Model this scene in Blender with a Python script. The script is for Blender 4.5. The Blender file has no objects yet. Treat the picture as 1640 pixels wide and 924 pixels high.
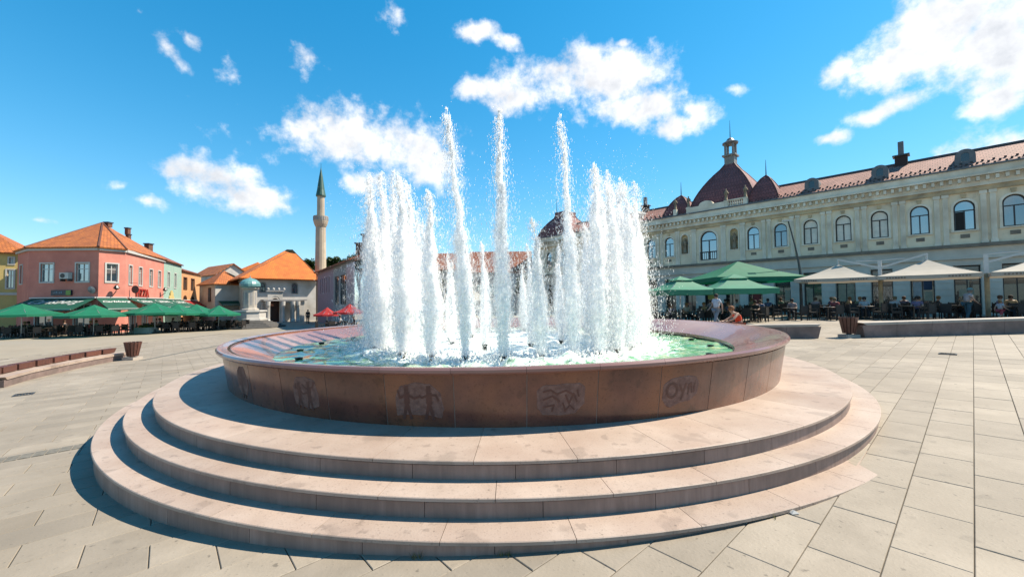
import bpy, bmesh, math, random
import numpy as np
from mathutils import Vector, Matrix
R = math.radians
random.seed(7); rng = np.random.default_rng(7)
S = bpy.context.scene
C = S.collection

# ------------------------------------------------------------------ camera
FPX, PITCH, ROLL, H = 640.0, R(1.7), R(0.6), 1.856      # focal length in photo pixels (1640 wide), eye height
cam = bpy.data.cameras.new('camera'); cam.sensor_width = 36; cam.lens = 36*FPX/1640
cam.clip_start = .1; cam.clip_end = 5000
camo = bpy.data.objects.new('camera', cam); C.objects.link(camo); S.camera = camo
_f = Vector((0, math.cos(PITCH), math.sin(PITCH))); _u = Vector((0, -math.sin(PITCH), math.cos(PITCH))); _x = Vector((1, 0, 0))
_r = math.cos(ROLL)*_x - math.sin(ROLL)*_u; _up = math.sin(ROLL)*_x + math.cos(ROLL)*_u
_m = Matrix((_r, _up, -_f)).transposed().to_4x4(); _m.translation = (0, 0, H); camo.matrix_world = _m

def ray(px, py):
    """direction in the world of a pixel of the photograph (measuring aid for placing things)"""
    u, v = px-820, py-462
    a = u*math.cos(ROLL)-v*math.sin(ROLL); b = u*math.sin(ROLL)+v*math.cos(ROLL)
    x, z = a/FPX, -b/FPX
    return Vector((x, math.cos(PITCH)-z*math.sin(PITCH), math.sin(PITCH)+z*math.cos(PITCH)))
def at(px, py, Y):
    d = ray(px, py); return d*(Y/d.y)+Vector((0, 0, H))
def gz(x, y=0):                                          # the plaza rises gently to the right
    return .029*min(max(x, -25), 20)
def gnd(px, py):
    d = ray(px, py); t = 5.0
    for _ in range(160): t = .5*t+.5*(gz(d.x*t)-H)/d.z
    return d*t+Vector((0, 0, H))

# ------------------------------------------------------------------ sky, sun, exposure
SUN_AZ, SUN_EL = R(77.5), R(51.0)                         # azimuth from +Y towards +X
sd = Vector((math.sin(SUN_AZ)*math.cos(SUN_EL), math.cos(SUN_AZ)*math.cos(SUN_EL), math.sin(SUN_EL)))
sun = bpy.data.lights.new('sun', 'SUN'); sun.energy = 5.0; sun.angle = R(.53); sun.color = (1, .89, .73)
suno = bpy.data.objects.new('sun', sun); C.objects.link(suno); suno.location = (60, 10, 80)
suno.rotation_euler = (-sd).to_track_quat('-Z', 'Y').to_euler()
S.view_settings.view_transform = 'Standard'; S.view_settings.look = 'None'
S.cycles.diffuse_bounces = 12; S.cycles.transparent_max_bounces = 32; S.cycles.transmission_bounces = 6; S.cycles.max_bounces = 20; S.cycles.use_denoising = True
S.view_settings.exposure = 1.08; S.view_settings.gamma = 1; S.view_settings.use_curve_mapping = False

W = bpy.data.worlds.new('World'); S.world = W; W.use_nodes = True
nt = W.node_tree; nt.nodes.clear(); L = nt.links.new
def nd(t, **k):
    n = nt.nodes.new(t)
    for a, b in k.items(): setattr(n, a, b)
    return n
def mth(op, a, b=None, c=None, clamp=False):
    n = nd('ShaderNodeMath', operation=op, use_clamp=clamp)
    for i, v in enumerate((a, b, c)):
        if v is None: continue
        if isinstance(v, (int, float)): n.inputs[i].default_value = v
        else: L(v, n.inputs[i])
    return n.outputs[0]
out = nd('ShaderNodeOutputWorld'); bg = nd('ShaderNodeBackground'); L(bg.outputs[0], out.inputs[0])
sky = nd('ShaderNodeTexSky', sky_type='NISHITA', sun_disc=False); sky.sun_elevation = SUN_EL; sky.sun_rotation = SUN_AZ
sky.altitude = 0; sky.air_density = 1.0; sky.dust_density = .05; sky.ozone_density = 4.0
hsv = nd('ShaderNodeHueSaturation'); hsv.inputs['Saturation'].default_value = 1.22; hsv.inputs['Value'].default_value = 1.5
hsv.inputs['Hue'].default_value = .479
L(sky.outputs[0], hsv.inputs['Color'])
# the bright band at the horizon is rolled off as the camera's film would
s1_ = nd('ShaderNodeVectorMath', operation='MULTIPLY_ADD'); L(hsv.outputs[0], s1_.inputs[0]); s1_.inputs[1].default_value = (1/9, 1/13, 1/16); s1_.inputs[2].default_value = (1, 1, 1)
s2_ = nd('ShaderNodeVectorMath', operation='DIVIDE'); L(hsv.outputs[0], s2_.inputs[0]); L(s1_.outputs[0], s2_.inputs[1])
s3_ = nd('ShaderNodeVectorMath', operation='SCALE'); L(s2_.outputs[0], s3_.inputs[0]); s3_.inputs['Scale'].default_value = 1.4
tc = nd('ShaderNodeTexCoord'); vec = tc.outputs['Generated']
nz = nd('ShaderNodeTexNoise'); nz.inputs['Scale'].default_value = 9; nz.inputs['Detail'].default_value = 9; nz.inputs['Roughness'].default_value = .6
L(vec, nz.inputs['Vector'])
wz = nd('ShaderNodeTexNoise'); wz.inputs['Scale'].default_value = 5; wz.inputs['Detail'].default_value = 3
L(vec, wz.inputs['Vector'])
wsub = nd('ShaderNodeVectorMath', operation='SUBTRACT'); L(wz.outputs['Color'], wsub.inputs[0]); wsub.inputs[1].default_value = (.5, .5, .5)
wsc = nd('ShaderNodeVectorMath', operation='SCALE'); L(wsub.outputs[0], wsc.inputs[0]); wsc.inputs['Scale'].default_value = .07
wad = nd('ShaderNodeVectorMath', operation='ADD'); L(vec, wad.inputs[0]); L(wsc.outputs[0], wad.inputs[1])
sep = nd('ShaderNodeSeparateXYZ'); L(wad.outputs[0], sep.inputs[0])
AZ = mth('ARCTAN2', sep.outputs[0], sep.outputs[1]); EL = mth('ARCSINE', sep.outputs[2])
def azel(px, py):
    d = ray(px, py).normalized(); return math.atan2(d.x, d.y), math.asin(d.z)
CL = [(530, 228, 105, 42, 1), (625, 238, 95, 50, 1), (690, 268, 60, 42, 1), (585, 292, 55, 22, .8), (335, 298, 80, 36, 1), (395, 318, 60, 28, .9), (285, 282, 50, 30, .9), (245, 331, 52, 16, .8),
      (925, 122, 105, 42, 1), (985, 125, 75, 42, 1), (845, 160, 85, 32, .9), (760, 150, 40, 22, .8), (1010, 180, 75, 34, .9), (1085, 207, 60, 22, .9), (1118, 192, 30, 30, .9),
      (775, 55, 45, 20, .8), (815, 68, 38, 18, .7), (1002, 68, 20, 10, .7), (1500, 55, 130, 62, .95), (1600, 75, 110, 80, 1), (1430, 105, 110, 44, .9), (1340, 118, 60, 30, .7), (1420, 172, 80, 24, .75),
      (1610, 160, 80, 26, .8), (1345, 212, 44, 15, .85), (1700, 60, 130, 80, 1), (265, 68, 42, 30, 0.44), (288, 95, 22, 16, 0.44), (495, 96, 32, 28, 0.44), (375, 116, 25, 22, 0.40), (628, 22, 38, 22, 0.48),
      (65, 356, 44, 11, .7), (222, 10, 20, 14, 0.40), (310, 62, 20, 14, 0.40), (190, 300, 32, 14, 0.40), (1185, 148, 30, 9, 0.36), (635, 55, 16, 14, 0.32), (378, 165, 14, 12, 0.32)]
blobs = []
for px, py, rx, ry, w in CL:
    a, e = azel(px, py); a1 = azel(px+rx, py)[0]-a; e1 = abs(azel(px, py-ry)[1]-e)
    kk = 1.9 if w < .55 else 1
    blobs.append((a, e, abs(a1)*1.15*kk, e1*1.2*kk, w*.72 if w < .55 else w))
for k in range(9):                                       # the same broken clouds go on round the rest of the sky
    a = R(58)+k*R(244)/9+random.uniform(-.05, .05)
    blobs.append((a if a < math.pi else a-2*math.pi, random.uniform(.12, .75), random.uniform(.1, .22), random.uniform(.05, .1), .95))
cov = None
for a, e, ra, re, w in blobs:
    dx = mth('MULTIPLY', mth('SUBTRACT', AZ, a), 1/ra); dy = mth('MULTIPLY', mth('SUBTRACT', EL, e), 1/re)
    q = mth('MULTIPLY', mth('SUBTRACT', 1, mth('SQRT', mth('ADD', mth('MULTIPLY', dx, dx), mth('MULTIPLY', dy, dy)))), 1.0)
    q = mth('ADD', q, (w-1)*1.1)
    cov = q if cov is None else mth('SMOOTH_MAX', cov, q, .15)
nz2 = nd('ShaderNodeTexNoise'); nz2.inputs['Scale'].default_value = 26; nz2.inputs['Detail'].default_value = 7; nz2.inputs['Roughness'].default_value = .62
L(vec, nz2.inputs['Vector'])
noi = mth('ADD', mth('MULTIPLY', mth('SUBTRACT', nz.outputs['Fac'], .5), 2.3), mth('MULTIPLY', mth('SUBTRACT', nz2.outputs['Fac'], .5), 1.7))
dens = mth('ADD', mth('MULTIPLY', mth('MINIMUM', cov, .62), 1.15), noi)
off = nd('ShaderNodeVectorMath', operation='ADD'); L(vec, off.inputs[0]); off.inputs[1].default_value = tuple(sd*.035)
nz3 = nd('ShaderNodeTexNoise'); nz3.inputs['Scale'].default_value = 9; nz3.inputs['Detail'].default_value = 9; nz3.inputs['Roughness'].default_value = .6; L(off.outputs[0], nz3.inputs['Vector'])
relief = mth('MULTIPLY', mth('SUBTRACT', nz.outputs['Fac'], nz3.outputs['Fac']), 11.0)
mr = nd('ShaderNodeMapRange', interpolation_type='SMOOTHSTEP'); L(dens, mr.inputs[0]); mr.inputs[1].default_value = -.15; mr.inputs[2].default_value = .8
mr.inputs[4].default_value = .95
# thin edges bluish, thick parts white, cores a little grey
cr = nd('ShaderNodeMapRange', interpolation_type='SMOOTHSTEP'); L(dens, cr.inputs[0]); cr.inputs[1].default_value = .35; cr.inputs[2].default_value = 1.5; cr.inputs[3].default_value = 9.2; cr.inputs[4].default_value = 6.8
cb = mth('MINIMUM', mth('MAXIMUM', mth('ADD', cr.outputs[0], relief), 5.6), 10.4); cc = nd('ShaderNodeCombineColor'); L(cb, cc.inputs[0]); L(mth('ADD', mth('MULTIPLY', cb, .93), .55), cc.inputs[1]); L(mth('ADD', mth('MULTIPLY', cb, .82), 1.55), cc.inputs[2])
mx = nd('ShaderNodeMix', data_type='RGBA'); L(mr.outputs[0], mx.inputs[0]); hs2 = nd('ShaderNodeHueSaturation'); hs2.inputs['Saturation'].default_value = 1.13; hs2.inputs['Value'].default_value = 1.1; hs2.inputs['Hue'].default_value = .508; L(s3_.outputs[0], hs2.inputs['Color']); L(hs2.outputs[0], mx.inputs[6]); L(cc.outputs[0], mx.inputs[7])
L(mx.outputs[2], bg.inputs[0]); bg.inputs[1].default_value = .06

# ------------------------------------------------------------------ materials
MATS = {}; KA = .58                                     # the picture is exposed for the shade, so base colours stay moderate
def mat(name, col, col2=None, rough=.7, scale=4, bump=0, bscale=None, detail=5, metal=0, spec=.5, rnd=0, trans=0, fac=(.35, .65), stretch=None, coat=0, soft=None, spots=None):
    if name in MATS: return MATS[name]
    col = tuple(x*KA for x in col); col2 = tuple(x*KA for x in col2) if col2 else None; soft = (soft[0], tuple(x*KA for x in soft[1])) if soft else None
    m = bpy.data.materials.new(name); m.use_nodes = True; n = m.node_tree; b = n.nodes['Principled BSDF']; k = n.links.new
    b.inputs['Roughness'].default_value = rough; b.inputs['Metallic'].default_value = metal; b.inputs['Specular IOR Level'].default_value = spec
    b.inputs['Coat Weight'].default_value = coat
    c2 = col2 or tuple(x*.72 for x in col)
    g = n.nodes.new('ShaderNodeNewGeometry'); src = g.outputs['Position']
    if stretch:
        mp = n.nodes.new('ShaderNodeMapping'); k(src, mp.inputs[0]); mp.inputs['Scale'].default_value = stretch; src = mp.outputs[0]
    t = n.nodes.new('ShaderNodeTexNoise'); t.inputs['Scale'].default_value = scale; t.inputs['Detail'].default_value = detail; t.inputs['Roughness'].default_value = .62; k(src, t.inputs['Vector'])
    rp = n.nodes.new('ShaderNodeMapRange'); k(t.outputs['Fac'], rp.inputs[0]); rp.inputs[1].default_value, rp.inputs[2].default_value = fac
    mi = n.nodes.new('ShaderNodeMix'); mi.data_type = 'RGBA'; k(rp.outputs[0], mi.inputs[0]); mi.inputs[6].default_value = (*col, 1); mi.inputs[7].default_value = (*c2, 1)
    o = mi.outputs[2]
    if soft:                                              # large soft weathering
        t2 = n.nodes.new('ShaderNodeTexNoise'); t2.inputs['Scale'].default_value = soft[0]; t2.inputs['Detail'].default_value = 6; k(g.outputs['Position'], t2.inputs['Vector'])
        r2 = n.nodes.new('ShaderNodeMapRange'); k(t2.outputs['Fac'], r2.inputs[0]); r2.inputs[1].default_value = .42; r2.inputs[2].default_value = .72
        m2 = n.nodes.new('ShaderNodeMix'); m2.data_type = 'RGBA'; k(r2.outputs[0], m2.inputs[0]); k(o, m2.inputs[6]); m2.inputs[7].default_value = (*soft[1], 1); o = m2.outputs[2]
    if spots:                                             # small stains: gum, grit, drips
        for sc_, th_, dk in spots:
            vo = n.nodes.new('ShaderNodeTexNoise'); vo.inputs['Scale'].default_value = sc_; vo.inputs['Detail'].default_value = 3; k(g.outputs['Position'], vo.inputs['Vector'])
            vr = n.nodes.new('ShaderNodeMapRange'); k(vo.outputs['Fac'], vr.inputs[0]); vr.inputs[1].default_value = th_; vr.inputs[2].default_value = th_+.05; vr.inputs[3].default_value = 1; vr.inputs[4].default_value = dk
            vh = n.nodes.new('ShaderNodeHueSaturation'); k(o, vh.inputs['Color']); k(vr.outputs[0], vh.inputs['Value']); o = vh.outputs[0]
    if rnd:
        oi = n.nodes.new('ShaderNodeObjectInfo'); r3 = n.nodes.new('ShaderNodeMapRange'); k(oi.outputs['Random'], r3.inputs[0]); r3.inputs[3].default_value = 1-rnd; r3.inputs[4].default_value = 1+rnd
        hs = n.nodes.new('ShaderNodeHueSaturation'); k(o, hs.inputs['Color']); k(r3.outputs[0], hs.inputs['Value']); o = hs.outputs[0]
    k(o, b.inputs['Base Color'])
    if bump:
        t3 = n.nodes.new('ShaderNodeTexNoise'); t3.inputs['Scale'].default_value = bscale or scale*6; t3.inputs['Detail'].default_value = 6; k(src, t3.inputs['Vector'])
        bp = n.nodes.new('ShaderNodeBump'); bp.inputs['Strength'].default_value = bump; bp.inputs['Distance'].default_value = .01; k(t3.outputs['Fac'], bp.inputs['Height']); k(bp.outputs[0], b.inputs['Normal'])
    if trans:
        tr = n.nodes.new('ShaderNodeBsdfTranslucent'); k(o, tr.inputs[0]); ms = n.nodes.new('ShaderNodeMixShader'); ms.inputs[0].default_value = trans
        k(b.outputs[0], ms.inputs[1]); k(tr.outputs[0], ms.inputs[2]); k(ms.outputs[0], n.nodes['Material Output'].inputs[0])
    MATS[name] = m; return m
def tilemat(name, col, col2, ax=(1, 1), sc=3.0):
    """clay roof tiles: rows and rolls as relief, colour varied tile by tile; uses UV laid in metres down the slope"""
    if name in MATS: return MATS[name]
    col = tuple(x*.7 for x in col); col2 = tuple(x*.7 for x in col2); m = bpy.data.materials.new(name); m.use_nodes = True; n = m.node_tree; b = n.nodes['Principled BSDF']; k = n.links.new; b.inputs['Roughness'].default_value = .75
    uv = n.nodes.new('ShaderNodeUVMap'); br = n.nodes.new('ShaderNodeTexBrick'); br.inputs['Scale'].default_value = 1; br.inputs['Brick Width'].default_value = .26; br.inputs['Row Height'].default_value = .34
    br.inputs['Mortar Size'].default_value = .018; br.inputs['Color1'].default_value = (*col, 1); br.inputs['Color2'].default_value = (*col2, 1); br.inputs['Mortar'].default_value = (*[c*.35 for c in col], 1)
    k(uv.outputs[0], br.inputs['Vector']); g = n.nodes.new('ShaderNodeNewGeometry')
    t = n.nodes.new('ShaderNodeTexNoise'); t.inputs['Scale'].default_value = .9; t.inputs['Detail'].default_value = 7; k(g.outputs['Position'], t.inputs['Vector'])
    rp = n.nodes.new('ShaderNodeMapRange'); k(t.outputs['Fac'], rp.inputs[0]); rp.inputs[1].default_value = .4; rp.inputs[2].default_value = .75; rp.inputs[4].default_value = .6
    mi = n.nodes.new('ShaderNodeMix'); mi.data_type = 'RGBA'; k(rp.outputs[0], mi.inputs[0]); k(br.outputs['Color'], mi.inputs[6]); mi.inputs[7].default_value = (*[c*.5 for c in col2], 1)
    k(mi.outputs[2], b.inputs['Base Color'])
    bp = n.nodes.new('ShaderNodeBump'); bp.inputs['Strength'].default_value = .9; bp.inputs['Distance'].default_value = .04; bp.invert = True; k(br.outputs['Fac'], bp.inputs['Height']); k(bp.outputs[0], b.inputs['Normal'])
    MATS[name] = m; return m
def glassmat(name, tint=(.02, .035, .045), refl=.34):
    m = bpy.data.materials.new(name); m.use_nodes = True; n = m.node_tree; b = n.nodes['Principled BSDF']; k = n.links.new
    b.inputs['Base Color'].default_value = (*tint, 1); b.inputs['Roughness'].default_value = .25
    g = n.nodes.new('ShaderNodeBsdfGlossy'); g.inputs['Roughness'].default_value = .03; g.inputs['Color'].default_value = (.85, .93, .95, 1)
    ms = n.nodes.new('ShaderNodeMixShader'); ms.inputs[0].default_value = refl
    k(b.outputs[0], ms.inputs[1]); k(g.outputs[0], ms.inputs[2]); k(ms.outputs[0], n.nodes['Material Output'].inputs[0]); MATS[name] = m; return m

paving = mat('paving stone', (.44, .375, .295), (.36, .305, .236), rough=.75, scale=2.2, bump=.3, bscale=40, rnd=.11, soft=(.5, (.31, .262, .2)), spots=[(14, .68, .58), (40, .66, .75), (3.5, .66, .85)])
paving_far = mat('far paving', (.425, .362, .275), (.365, .31, .232), rough=.8, scale=.6, soft=(.12, (.38, .34, .28)))
joint = mat('joint sand', (.20, .17, .13), rough=.95, scale=8)
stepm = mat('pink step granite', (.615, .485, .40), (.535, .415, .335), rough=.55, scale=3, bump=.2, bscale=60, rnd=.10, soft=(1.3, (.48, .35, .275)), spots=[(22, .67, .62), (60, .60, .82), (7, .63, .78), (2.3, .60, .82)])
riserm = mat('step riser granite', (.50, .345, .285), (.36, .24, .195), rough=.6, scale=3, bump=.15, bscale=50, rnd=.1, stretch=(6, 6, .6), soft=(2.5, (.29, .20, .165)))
panelm = mat('polished red granite', (.27, .105, .068), (.15, .06, .043), rough=.22, scale=2.4, detail=9, rnd=.16, bump=.03, bscale=120, soft=(1.3, (.37, .14, .065)), spots=[(5, .62, .72), (34, .60, .78), (70, .60, .8)])
mortar = mat('pale mortar', (.42, .33, .28), rough=.9)
copingm = mat('polished pink granite', (.40, .205, .18), (.29, .135, .115), rough=.24, scale=1.6, detail=8, rnd=.07, stretch=(1, 1, 1), soft=(.8, (.48, .30, .27)), coat=.35)
carvem = mat('frosted carving', (.36, .205, .16), (.22, .11, .085), rough=.85, scale=14, bump=.5, bscale=90)
carvedark = mat('carved line', (.19, .07, .048), (.12, .046, .034), rough=.6, scale=9)
darkcore = mat('concrete core', (.11, .085, .07), rough=.9)
black = mat('black nozzle metal', (.018, .02, .02), rough=.4)
white_metal = mat('white painted metal', (.78, .78, .75), (.7, .7, .67), rough=.4)
grey_metal = mat('grey lamp metal', (.10, .11, .12), rough=.45, metal=.4)
pole_metal = mat('aluminium pole', (.55, .56, .55), rough=.35, metal=.7)
wood = mat('dark red wood', (.19, .07, .045), (.11, .04, .028), rough=.5, scale=5, stretch=(8, 8, 1), rnd=.2)
bench_stone = mat('bench stone', (.42, .30, .265), (.27, .19, .17), rough=.7, scale=3, bump=.4, soft=(2, (.22, .165, .145)), rnd=.08)
bench_top = mat('bench top slab', (.62, .54, .46), (.52, .45, .38), rough=.6, scale=3, rnd=.06)
glass = glassmat('window glass'); glass_b = glassmat('window glass dim', (.03, .05, .06), .2); glass_c = glassmat('window glass with pale blind', (.16, .17, .17), .25); shop_glass = glassmat('shop glass', (.012, .013, .014), .05)
wicker = mat('dark wicker', (.03, .022, .018), (.015, .012, .01), rough=.6, scale=30)
tabletop = mat('table top', (.10, .07, .05), rough=.35)
skin = mat('skin', (.55, .33, .24), (.5, .29, .2), rough=.5)

# ------------------------------------------------------------------ mesh helpers
Zv = Vector((0, 0, 1))
class MB:
    def __init__(s): s.v = []; s.f = []; s.m = []; s.uv = {}
    def add(s, vs, fs, mi=0):
        o = len(s.v); s.v += [tuple(v) for v in vs]
        for f in fs: s.f.append([i+o for i in f]); s.m.append(mi)
        return s
    def box(s, c, d, rz=0, mi=0, ax=None):
        c = Vector(c); X, Y, Z = ax or (Vector((math.cos(rz), math.sin(rz), 0)), Vector((-math.sin(rz), math.cos(rz), 0)), Vector((0, 0, 1)))
        h = [x/2 for x in d]; vs = [c+X*h[0]*i+Y*h[1]*j+Z*h[2]*k for k in (-1, 1) for j in (-1, 1) for i in (-1, 1)]
        return s.add(vs, [(0, 2, 3, 1), (4, 5, 7, 6), (0, 1, 5, 4), (2, 6, 7, 3), (0, 4, 6, 2), (1, 3, 7, 5)], mi)
    def bar(s, a, b, w, h=None, mi=0):
        a, b = Vector(a), Vector(b); d = b-a; l = d.length; d.normalize(); up = Vector((0, 0, 1)) if abs(d.z) < .95 else Vector((0, 1, 0))
        Y = up.cross(d).normalized(); Z = d.cross(Y); return s.box((a+b)/2, (l, w, h or w), mi=mi, ax=(d, Y, Z))
    def tube(s, pts, rad, n=8, mi=0, caps=True):
        pts = [Vector(p) for p in pts]; rr = rad if isinstance(rad, (list, tuple)) else [rad]*len(pts); o = []
        for i, p in enumerate(pts):
            d = (pts[min(i+1, len(pts)-1)]-pts[max(i-1, 0)]).normalized(); up = Vector((0, 0, 1)) if abs(d.z) < .95 else Vector((0, 1, 0))
            a = up.cross(d).normalized(); b = d.cross(a)
            o += [p+(a*math.cos(2*math.pi*k/n)+b*math.sin(2*math.pi*k/n))*rr[i] for k in range(n)]
        fs = [(i*n+k, i*n+(k+1) % n, (i+1)*n+(k+1) % n, (i+1)*n+k) for i in range(len(pts)-1) for k in range(n)]
        if caps: fs += [tuple(range(n))[::-1], tuple((len(pts)-1)*n+k for k in range(n))]
        return s.add(o, fs, mi)
    def lathe(s, prof, c=(0, 0, 0), n=16, mi=0, a0=0, caps=True):
        c = Vector(c); vs = [c+Vector((r*math.cos(a0+2*math.pi*k/n), r*math.sin(a0+2*math.pi*k/n), z)) for r, z in prof for k in range(n)]
        fs = [(i*n+k, i*n+(k+1) % n, (i+1)*n+(k+1) % n, (i+1)*n+k) for i in range(len(prof)-1) for k in range(n)]
        if caps:
            fs += [tuple(range(n))[::-1], tuple((len(prof)-1)*n+k for k in range(n))]
        return s.add(vs, fs, mi)
    def prism(s, poly, ax, o, d0, d1, mi=0):
        """poly in (s,h) of a frame: o + s*ax + h*z, extruded along the frame normal from d0 to d1"""
        a, nrm = ax; n = len(poly)
        vs = [o+a*p[0]+Vector((0, 0, p[1]))+nrm*d for d in (d0, d1) for p in poly]
        fs = [tuple(range(n))[::-1], tuple(range(n, 2*n))]+[(i, (i+1) % n, n+(i+1) % n, n+i) for i in range(n)]
        return s.add(vs, fs, mi)
    def build(s, name, m, parent=None, smooth=False, loc=None):
        me = bpy.data.meshes.new(name); vs = s.v
        if loc is not None: vs = [(x-loc[0], y-loc[1], z-loc[2]) for x, y, z in vs]
        me.from_pydata(vs, [], s.f)
        for mm in (m if isinstance(m, (list, tuple)) else [m]): me.materials.append(mm)
        if any(s.m): me.polygons.foreach_set('material_index', s.m)
        bm = bmesh.new(); bm.from_mesh(me); bmesh.ops.recalc_face_normals(bm, faces=bm.faces); bm.to_mesh(me); bm.free()
        if smooth: me.polygons.foreach_set('use_smooth', [True]*len(me.polygons))
        o = bpy.data.objects.new(name, me); C.objects.link(o)
        if loc is not None: o.location = loc
        if parent: par(o, parent)
        return o
def par(o, p):
    o.parent = p
    if p.type == 'EMPTY' and p.name in PI: o.matrix_parent_inverse = PI[p.name]
    else: o.matrix_parent_inverse = Matrix.Identity(4) if p.location.length == 0 else Matrix.Translation(-p.location)
PI = {}
def tag(o, label=None, cat=None, group=None, kind=None):
    if label: o['label'] = label
    if cat: o['category'] = cat
    if group: o['group'] = group
    if kind: o['kind'] = kind
    return o
def thing(name, loc, label, cat, group=None):
    """an Empty at the base of a thing; its parts are modelled in world coordinates"""
    o = bpy.data.objects.new(name, None); C.objects.link(o); o.location = loc; o.empty_display_size = .3
    PI[o.name] = Matrix.Translation(-Vector(loc)); return tag(o, label, cat, group)
def inst(o, parent=None, loc=None, mw=None):
    c = o.copy(); C.objects.link(c)
    if parent: c.parent = parent
    if mw is not None: c.matrix_local = mw
    return c
def uvlay(o):
    """UV in metres: u along the eave, v up the slope"""
    me = o.data; uv = me.uv_layers.new(name='UVMap')
    for p in me.polygons:
        n = p.normal; a = Vector((-n.y, n.x, 0)); a = a.normalized() if a.length > .05 else Vector((1, 0, 0)); b = n.cross(a)
        for li in p.loop_indices:
            v = me.vertices[me.loops[li].vertex_index].co; uv.data[li].uv = (v.dot(a), v.dot(b))
def text_mesh(txt, size, m, name, shear=0.0, extrude=.004, parent=None, mw=None, bold=0.0):
    cu = bpy.data.curves.new(name, 'FONT'); cu.body = txt; cu.size = size; cu.extrude = extrude; cu.shear = shear; cu.align_x = 'CENTER'; cu.align_y = 'CENTER'; cu.offset = bold; cu.resolution_u = 3
    t = bpy.data.objects.new(name, cu); C.objects.link(t); dg = bpy.context.evaluated_depsgraph_get(); me = bpy.data.meshes.new_from_object(t.evaluated_get(dg))
    bpy.data.objects.remove(t); bpy.data.curves.remove(cu); me.materials.clear(); me.materials.append(m); o = bpy.data.objects.new(name, me); C.objects.link(o)
    if mw is not None: me.transform(mw)
    if parent: par(o, parent)
    return o
# ==PART2==
# ------------------------------------------------------------------ ground and paving
g = MB(); xs = [-400, -60, -25, -12, 0, 10, 20, 60, 400]; ys = [-60, -10, 60, 800]
g.add([(x, y, gz(x)-.03) for y in ys for x in xs], [(j*9+i, j*9+i+1, j*9+10+i, j*9+9+i) for j in range(3) for i in range(8)])
ground = tag(g.build('plaza_ground', paving_far), kind='structure')
FX, FY = -.156, 10.30                                     # fountain centre
AZP = R(49.1); da = Vector((math.sin(AZP), math.cos(AZP), 0)); dc = Vector((math.cos(AZP), -math.sin(AZP), 0))
SW, SL = .397, .80
tilt = math.atan(.029)
slabs = []
org = gnd(345.5, 872.3)
for i in range(-95, 110):
    for j in range(-48, 70):
        p = org+dc*(SW*(i+.5))+da*(SL*(j+.5*(i % 2)))+da*SL*.5
        if not (-24.5 < p.x < 19.5 and .8 < p.y < 34): continue
        d = math.hypot(p.x-FX, p.y-FY)
        if d < 6.6: continue
        dd = p.y
        if abs(p.x/dd) > 1.45: continue
        vis = d > 7.1 and abs(p.x/dd) < 1.34 and not (p.y > FY and abs(p.x) < 4) and (H*FPX/dd < 470)
        slabs.append((1/dd**3*(1 if vis else 1e-4), p))
slabs.sort(key=lambda t: -t[0])
def slab_local():
    m = MB(); w, l, b, t = SW/2-.0028, SL/2-.0028, .005, .0
    top = [(-w+b, -l+b, t), (w-b, -l+b, t), (w-b, l-b, t), (-w+b, l-b, t)]; mid = [(-w, -l, t-b), (w, -l, t-b), (w, l, t-b), (-w, l, t-b)]; bot = [(-w, -l, -.05), (w, -l, -.05), (w, l, -.05), (-w, l, -.05)]
    m.add(top+mid+bot, [(0, 1, 2, 3)]+[(4+k, 4+(k+1) % 4, (k+1) % 4, k) for k in range(4)]+[(8+k, 8+(k+1) % 4, 4+(k+1) % 4, 4+k) for k in range(4)]); return m
jb = MB(); jb.add([(-24.9, .3, gz(-24.9)-.014), (19.9, .3, gz(19.9)-.014), (19.9, 34, gz(19.9)-.014), (-24.9, 34, gz(-24.9)-.014)], [(0, 1, 2, 3)])
par(jb.build('joint_bed', joint), ground)
sl0 = slab_local().build('paving_slab', paving); sm = sl0.data
rot = Matrix.Rotation(-tilt, 4, 'Y')@Matrix.Rotation(math.pi/2-AZP-math.pi/2, 4, 'Z')
for k, (_, p) in enumerate(slabs[:300]):
    o = sl0 if k == 0 else bpy.data.objects.new('paving_slab', sm)
    if k: C.objects.link(o)
    o.matrix_world = Matrix.Translation((p.x, p.y, gz(p.x)+random.uniform(-.0015, .0015)))@rot@Matrix.Rotation(random.uniform(-.002, .002), 4, 'X')@Matrix.Rotation(random.uniform(-.003, .003), 4, 'Y')
    o.parent = ground
base = np.array([v.co for v in sm.vertices]); fc = [list(p.vertices) for p in sm.polygons][:5]
rest = slabs[300:]; VV = []; FF = []
r3 = np.array(rot.to_3x3())
for q, (_, p) in enumerate(rest):
    a, b = random.uniform(-.002, .002), random.uniform(-.002, .002); vb = base.copy(); vb[:, 2] += a*vb[:, 0]*2+b*vb[:, 1]+random.uniform(-.0015, .0015)
    VV.append(vb@r3.T+np.array([p.x, p.y, gz(p.x)])); FF += [[i+12*q for i in f] for f in fc]
# colour of each far slab varies a little: random per island
pm = mat('paving stone field', (.44, .375, .295), (.36, .305, .236), rough=.75, scale=2.2, bump=.3, bscale=40, soft=(.5, (.315, .26, .19)), spots=[(14, .68, .6), (3.5, .66, .85)])
n_ = pm.node_tree; b_ = n_.nodes['Principled BSDF']; src_ = b_.inputs['Base Color'].links[0].from_socket
hs_ = n_.nodes.new('ShaderNodeHueSaturation'); ri_ = n_.nodes.new('ShaderNodeNewGeometry'); mr_ = n_.nodes.new('ShaderNodeMapRange'); mr_.inputs[3].default_value = .9; mr_.inputs[4].default_value = 1.1
n_.links.new(ri_.outputs['Random Per Island'], mr_.inputs[0]); n_.links.new(mr_.outputs[0], hs_.inputs['Value']); n_.links.new(src_, hs_.inputs['Color']); n_.links.new(hs_.outputs[0], b_.inputs['Base Color'])
me = bpy.data.meshes.new('paving_slabs_beyond'); me.from_pydata(np.concatenate(VV).tolist(), [], FF); me.materials.append(pm)
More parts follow.
